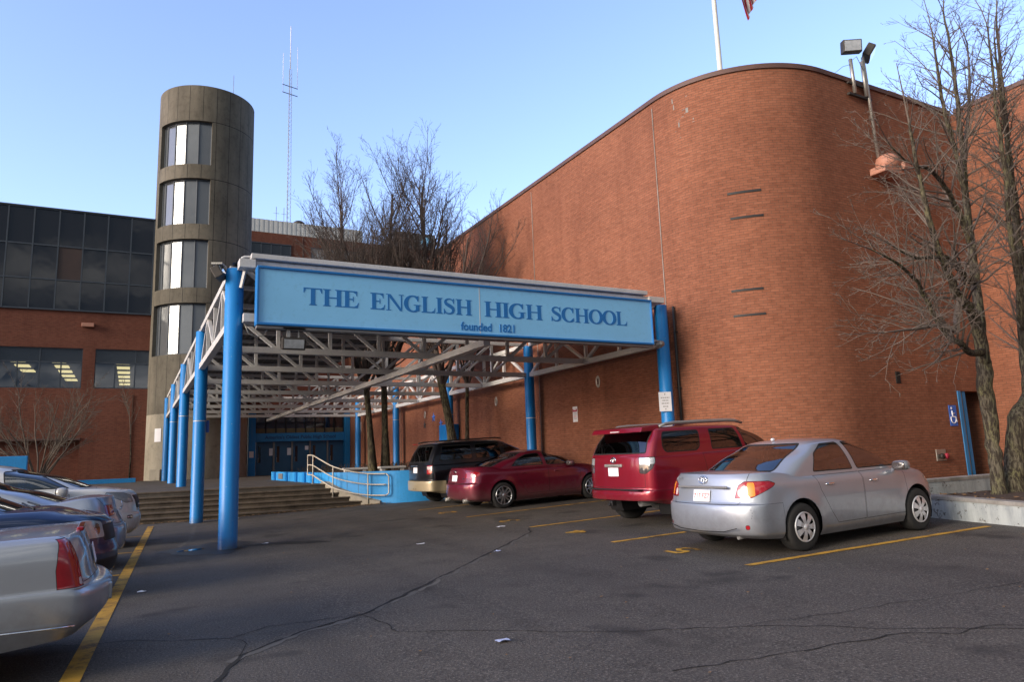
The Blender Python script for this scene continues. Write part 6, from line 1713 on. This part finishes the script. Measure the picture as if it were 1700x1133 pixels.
suv('bright red SUV with grey roof rails seen from behind beside the silver compact sedan', 7.87, 10.88, rad(1.0), RGRP, L6, 1.925, 1.80, 2.79, 1.05, 1.275, 1.17, P_RSU, .385, 'six', .23,
    gh_suv(.08, 3.80, .9625, 1.275, 1.80, .36, 2.85, .15),
    [[(1.42, 1.25), (1.46, .98), (1.58, .62), (1.66, .42), (2.50, .42), (2.50, 1.25)], [(2.514, 1.25), (2.514, .42), (3.40, .42), (3.46, .6), (3.48, 1.25)]],
    [(rounded([(.56, 1.30), (1.30, 1.295), (1.40, 1.36), (1.47, 1.68), (.60, 1.68), (.52, 1.55), (.50, 1.38)], .06), 'glass_dark'), (rounded([(1.68, 1.30), (2.50, 1.30), (2.40, 1.685), (1.72, 1.685)], .05), 'glass_dark'), (rounded([(2.58, 1.30), (3.42, 1.30), (3.08, 1.57), (2.90, 1.67), (2.48, 1.685)], .05), 'glass')],
    rounded([(-.80, 1.30), (.80, 1.30), (.72, 1.70), (-.72, 1.70)], .05), rounded([(-.74, 1.30), (.74, 1.30), (.64, 1.70), (-.64, 1.70)], .06), lampsF, extraF, clr=.33, gate=rounded([(-.78, .70), (.78, .70), (.80, 1.3), (-.80, 1.3)], .05), rimmat='grey_metal')
P_BLK = paint('black_paint', (.006, .007, .011), .3, .3)
L7 = 4.91
def lampsG(S):
    S.region('taillight', 'rc', rounded([(.80, .88), (.98, .88), (1.08, .92), (1.08, 1.24), (.84, 1.24)], .03, 3), [M['red_lens']], seam=.006, lim=lambda c: c.x < .6, subs=[('reversing_lens', rounded([(.82, 1.02), (1.06, 1.02), (1.06, 1.10), (.82, 1.10)], .01, 2), M['white_lens'])])
def extraG(root):
    tplate(root, 1.0, '', w=.30); mb = MB(); mb.box((.03, 0, 1.13), (.02, .55, .03)); mb.build('garnish', M['chrome'], root, bevel=.008)
    mb = MB(); mb.box((.09, 0, 1.745), (.03, .3, .025)); mb.build('brake_lamp', M['red_lens'], root)
    for s in (1, -1):
        mb = MB(); mb.tube([(.45, s * .66, 1.775), (.6, s * .66, 1.80), (2.4, s * .65, 1.815), (2.6, s * .64, 1.775)], .02, 8); mb.build('roof_rail', M['black'], root); mirror(root, (3.35, s * 1.0, 1.22), M['black'], s, (.10, .12, .10))
    handles(root, [(2.05, .93, 1.06), (3.0, .93, 1.05)], P_BLK)
    mb = MB(); mb.box((.02, 0, .50), (.03, .22, .1)); mb.build('tow_hitch', M['black'], root, bevel=.01)
suv('black SUV with a gold rear bumper parked nearest the curved blue planter', 7.28, 19.78, rad(1.5), RGRP, L7, 1.87, 1.80, 2.89, 1.02, 1.17, 1.12, P_BLK, .37, 'six', .22,
    gh_suv(.06, 3.85, .935, 1.17, 1.80, .36, 2.78),
    [[(1.46, 1.15), (1.50, .95), (1.62, .62), (1.70, .42), (2.52, .42), (2.52, 1.15)], [(2.534, 1.15), (2.534, .42), (3.40, .42), (3.46, .6), (3.48, 1.15)]],
    [(rounded([(.44, 1.24), (1.50, 1.24), (1.50, 1.66), (.58, 1.66)], .06), 'glass_dark'), (rounded([(1.62, 1.24), (2.50, 1.24), (2.42, 1.67), (1.62, 1.67)], .05), 'glass_dark'), (rounded([(2.60, 1.24), (3.50, 1.24), (3.05, 1.56), (2.86, 1.66), (2.52, 1.67)], .05), 'glass')],
    rounded([(-.74, 1.22), (.74, 1.22), (.64, 1.68), (-.64, 1.68)], .06), rounded([(-.74, 1.24), (.74, 1.24), (.62, 1.70), (-.62, 1.70)], .06), lampsG, extraG, bumpm=M['gold'], bump=.66, gate=rounded([(-.80, .74), (.80, .74), (.80, 1.3), (-.80, 1.3)], .05))
P_WHT = paint('white_paint', (.66, .67, .68), .0, .3)
L8 = 4.74
def lampsH(S): S.region('taillight', 'rc', rounded([(.70, .95), (1.15, .95), (1.2, 1.12), (.74, 1.12)], .04, 3), [M['red_lens']], seam=.006, lim=lambda c: c.x < .6)
def frontH(S):
    S.region('headlight', 'fc', rounded([(.70 - L8, .87), (1.02 - L8, .86), (1.55 - L8, 1.03), (1.50 - L8, 1.09), (1.0 - L8, 1.06), (.72 - L8, 1.0)], .03, 3), [M['clear_lens']], seam=.007, lim=lambda c: c.x > L8 - 1.0)
    S.region('grille', 'front', rounded([(-.42, .74), (.42, .74), (.50, 1.0), (-.50, 1.0)], .04, 3), [M['black']], seam=.01, lim=lambda c: c.x > L8 - .5)
    S.region('fog_lamp', 'fc', rounded([(.78 - L8, .55), (1.0 - L8, .55), (1.0 - L8, .62), (.78 - L8, .62)], .03, 3), [M['clear_lens']], seam=.02, lim=lambda c: c.x > L8 - .8)
def extraH(root):
    for s in (1, -1): mirror(root, (3.38, s * 1.02, 1.12), P_WHT, s, (.11, .13, .10))
    handles(root, [(1.85, .92, .98), (2.85, .925, .97)], P_WHT)
    mb = MB(); mb.box((L8 - .06, 0, .82), (.03, .9, .02)); mb.build('grille_trim', M['chrome'], root)
suv('white crossover at left with its headlight towards the steps', .22 - L8, 16.9, rad(.5), LGRP, L8, 1.85, 1.69, 2.74, 1.0, 1.17, 1.15, P_WHT, .36, 'six', .225,
    gh_suv(.12, 4.02, .925, 1.17, 1.69, .62, 2.62),
    [[(1.42, 1.08), (1.46, .9), (1.58, .58), (1.66, .36), (2.46, .36), (2.46, 1.08)], [(2.474, 1.08), (2.474, .36), (3.42, .36), (3.48, .5), (3.5, 1.08)]],
    [(rounded([(.7, 1.23), (1.40, 1.22), (1.40, 1.55), (.95, 1.52)], .05), 'glass_dark'), (rounded([(1.48, 1.21), (2.42, 1.20), (2.36, 1.56), (1.48, 1.56)], .05), 'glass'), (rounded([(2.48, 1.20), (3.50, 1.19), (2.96, 1.50), (2.68, 1.56), (2.42, 1.56)], .05), 'glass')],
    rounded([(-.70, 1.23), (.70, 1.23), (.60, 1.58), (-.60, 1.58)], .06), rounded([(-.70, 1.19), (.70, 1.19), (.58, 1.59), (-.58, 1.59)], .06), lampsH, extraH, front=frontH, glass='glass', clr=.22, hoodf=1.07, cat='crossover', bump=.60)
# ================================================================== LIGHT, SKY, CAMERA
SUN_AZ, SUN_EL = (-.98, -.20), 17.0
w = bpy.data.worlds.new('World'); scene.world = w; w.use_nodes = True
nt = w.node_tree; nn = nt.nodes; bg = nn['Background']
sky = nn.new('ShaderNodeTexSky'); sky.sky_type = 'NISHITA'; sky.sun_disc = False
sky.sun_elevation = rad(SUN_EL); sky.sun_rotation = math.atan2(SUN_AZ[0], SUN_AZ[1]); sky.altitude = 50; sky.air_density = 1.0; sky.dust_density = 1.5; sky.ozone_density = 3.5
# heavy broken cloud over the street behind the viewer (seen in reflections and as soft light), lighter towards the low sun
def wn(t, **k):
    n = nn.new(t)
    for a_, b_ in k.items(): setattr(n, a_, b_)
    return n
tc = wn('ShaderNodeTexCoord'); sep = wn('ShaderNodeSeparateXYZ'); nt.links.new(tc.outputs['Generated'], sep.inputs[0])
mp_ = wn('ShaderNodeMapping'); mp_.inputs['Scale'].default_value = (1, 1, 2.6); nt.links.new(tc.outputs['Generated'], mp_.inputs[0])
no = wn('ShaderNodeTexNoise'); no.inputs['Scale'].default_value = 3.0; no.inputs['Detail'].default_value = 7; no.inputs['Roughness'].default_value = .6; nt.links.new(mp_.outputs[0], no.inputs['Vector'])
wx = wn('ShaderNodeMath', operation='MULTIPLY_ADD'); wx.inputs[1].default_value = -.16; nt.links.new(sep.outputs[0], wx.inputs[0]); nt.links.new(no.outputs['Fac'], wx.inputs[2])
rp_ = wn('ShaderNodeValToRGB'); e_ = rp_.color_ramp.elements; e_[0].position = .47; e_[0].color = (.085, .115, .165, 1); e_[1].position = .78; e_[1].color = (1, .97, .93, 1); nt.links.new(wx.outputs[0], rp_.inputs[0])
sc_ = wn('ShaderNodeVectorMath', operation='SCALE'); sc_.inputs['Scale'].default_value = 3.6; nt.links.new(rp_.outputs[0], sc_.inputs[0])
mr = wn('ShaderNodeMapRange', interpolation_type='SMOOTHSTEP'); mr.inputs[1].default_value = .08; mr.inputs[2].default_value = -.22; nt.links.new(sep.outputs[1], mr.inputs[0])
tint = wn('ShaderNodeVectorMath', operation='MULTIPLY'); tint.inputs[1].default_value = (1.17, .96, .98); nt.links.new(sky.outputs[0], tint.inputs[0])
mx_ = wn('ShaderNodeMix', data_type='RGBA'); nt.links.new(mr.outputs[0], mx_.inputs[0]); nt.links.new(tint.outputs[0], mx_.inputs[6]); nt.links.new(sc_.outputs[0], mx_.inputs[7])
nt.links.new(mx_.outputs[2], bg.inputs[0]); bg.inputs[1].default_value = .15
sd = bpy.data.lights.new('sun', 'SUN'); sd.energy = 1.15; sd.angle = rad(22); sd.color = (1.0, .86, .70)
so = link('sun', sd)
v = Vector((SUN_AZ[0], SUN_AZ[1], math.tan(rad(SUN_EL)))).normalized(); so.rotation_euler = v.to_track_quat('Z', 'Y').to_euler()
cd = bpy.data.cameras.new('camera'); co = link('camera', cd, None, (0, 0, 1.52)); scene.camera = co
cd.sensor_width = 36; cd.lens = 1171.558 / 1700 * 36; cd.clip_end = 2000
r_ = Vector((.88254032, -.46882681, -.036387)); u_ = Vector((-.04308726, -.15767837, .98655006)); f_ = Vector((.46825856, .86910239, .15935798))
co.matrix_world = Matrix(((r_.x, u_.x, -f_.x, 0), (r_.y, u_.y, -f_.y, 0), (r_.z, u_.z, -f_.z, 1.52), (0, 0, 0, 1)))
vs = scene.view_settings; vs.view_transform = 'Standard'; vs.look = 'None'; vs.exposure = 1.75; vs.gamma = 1
scene.render.resolution_x, scene.render.resolution_y = 1024, 683
scene.cycles.max_bounces = 8; scene.cycles.transparent_max_bounces = 12
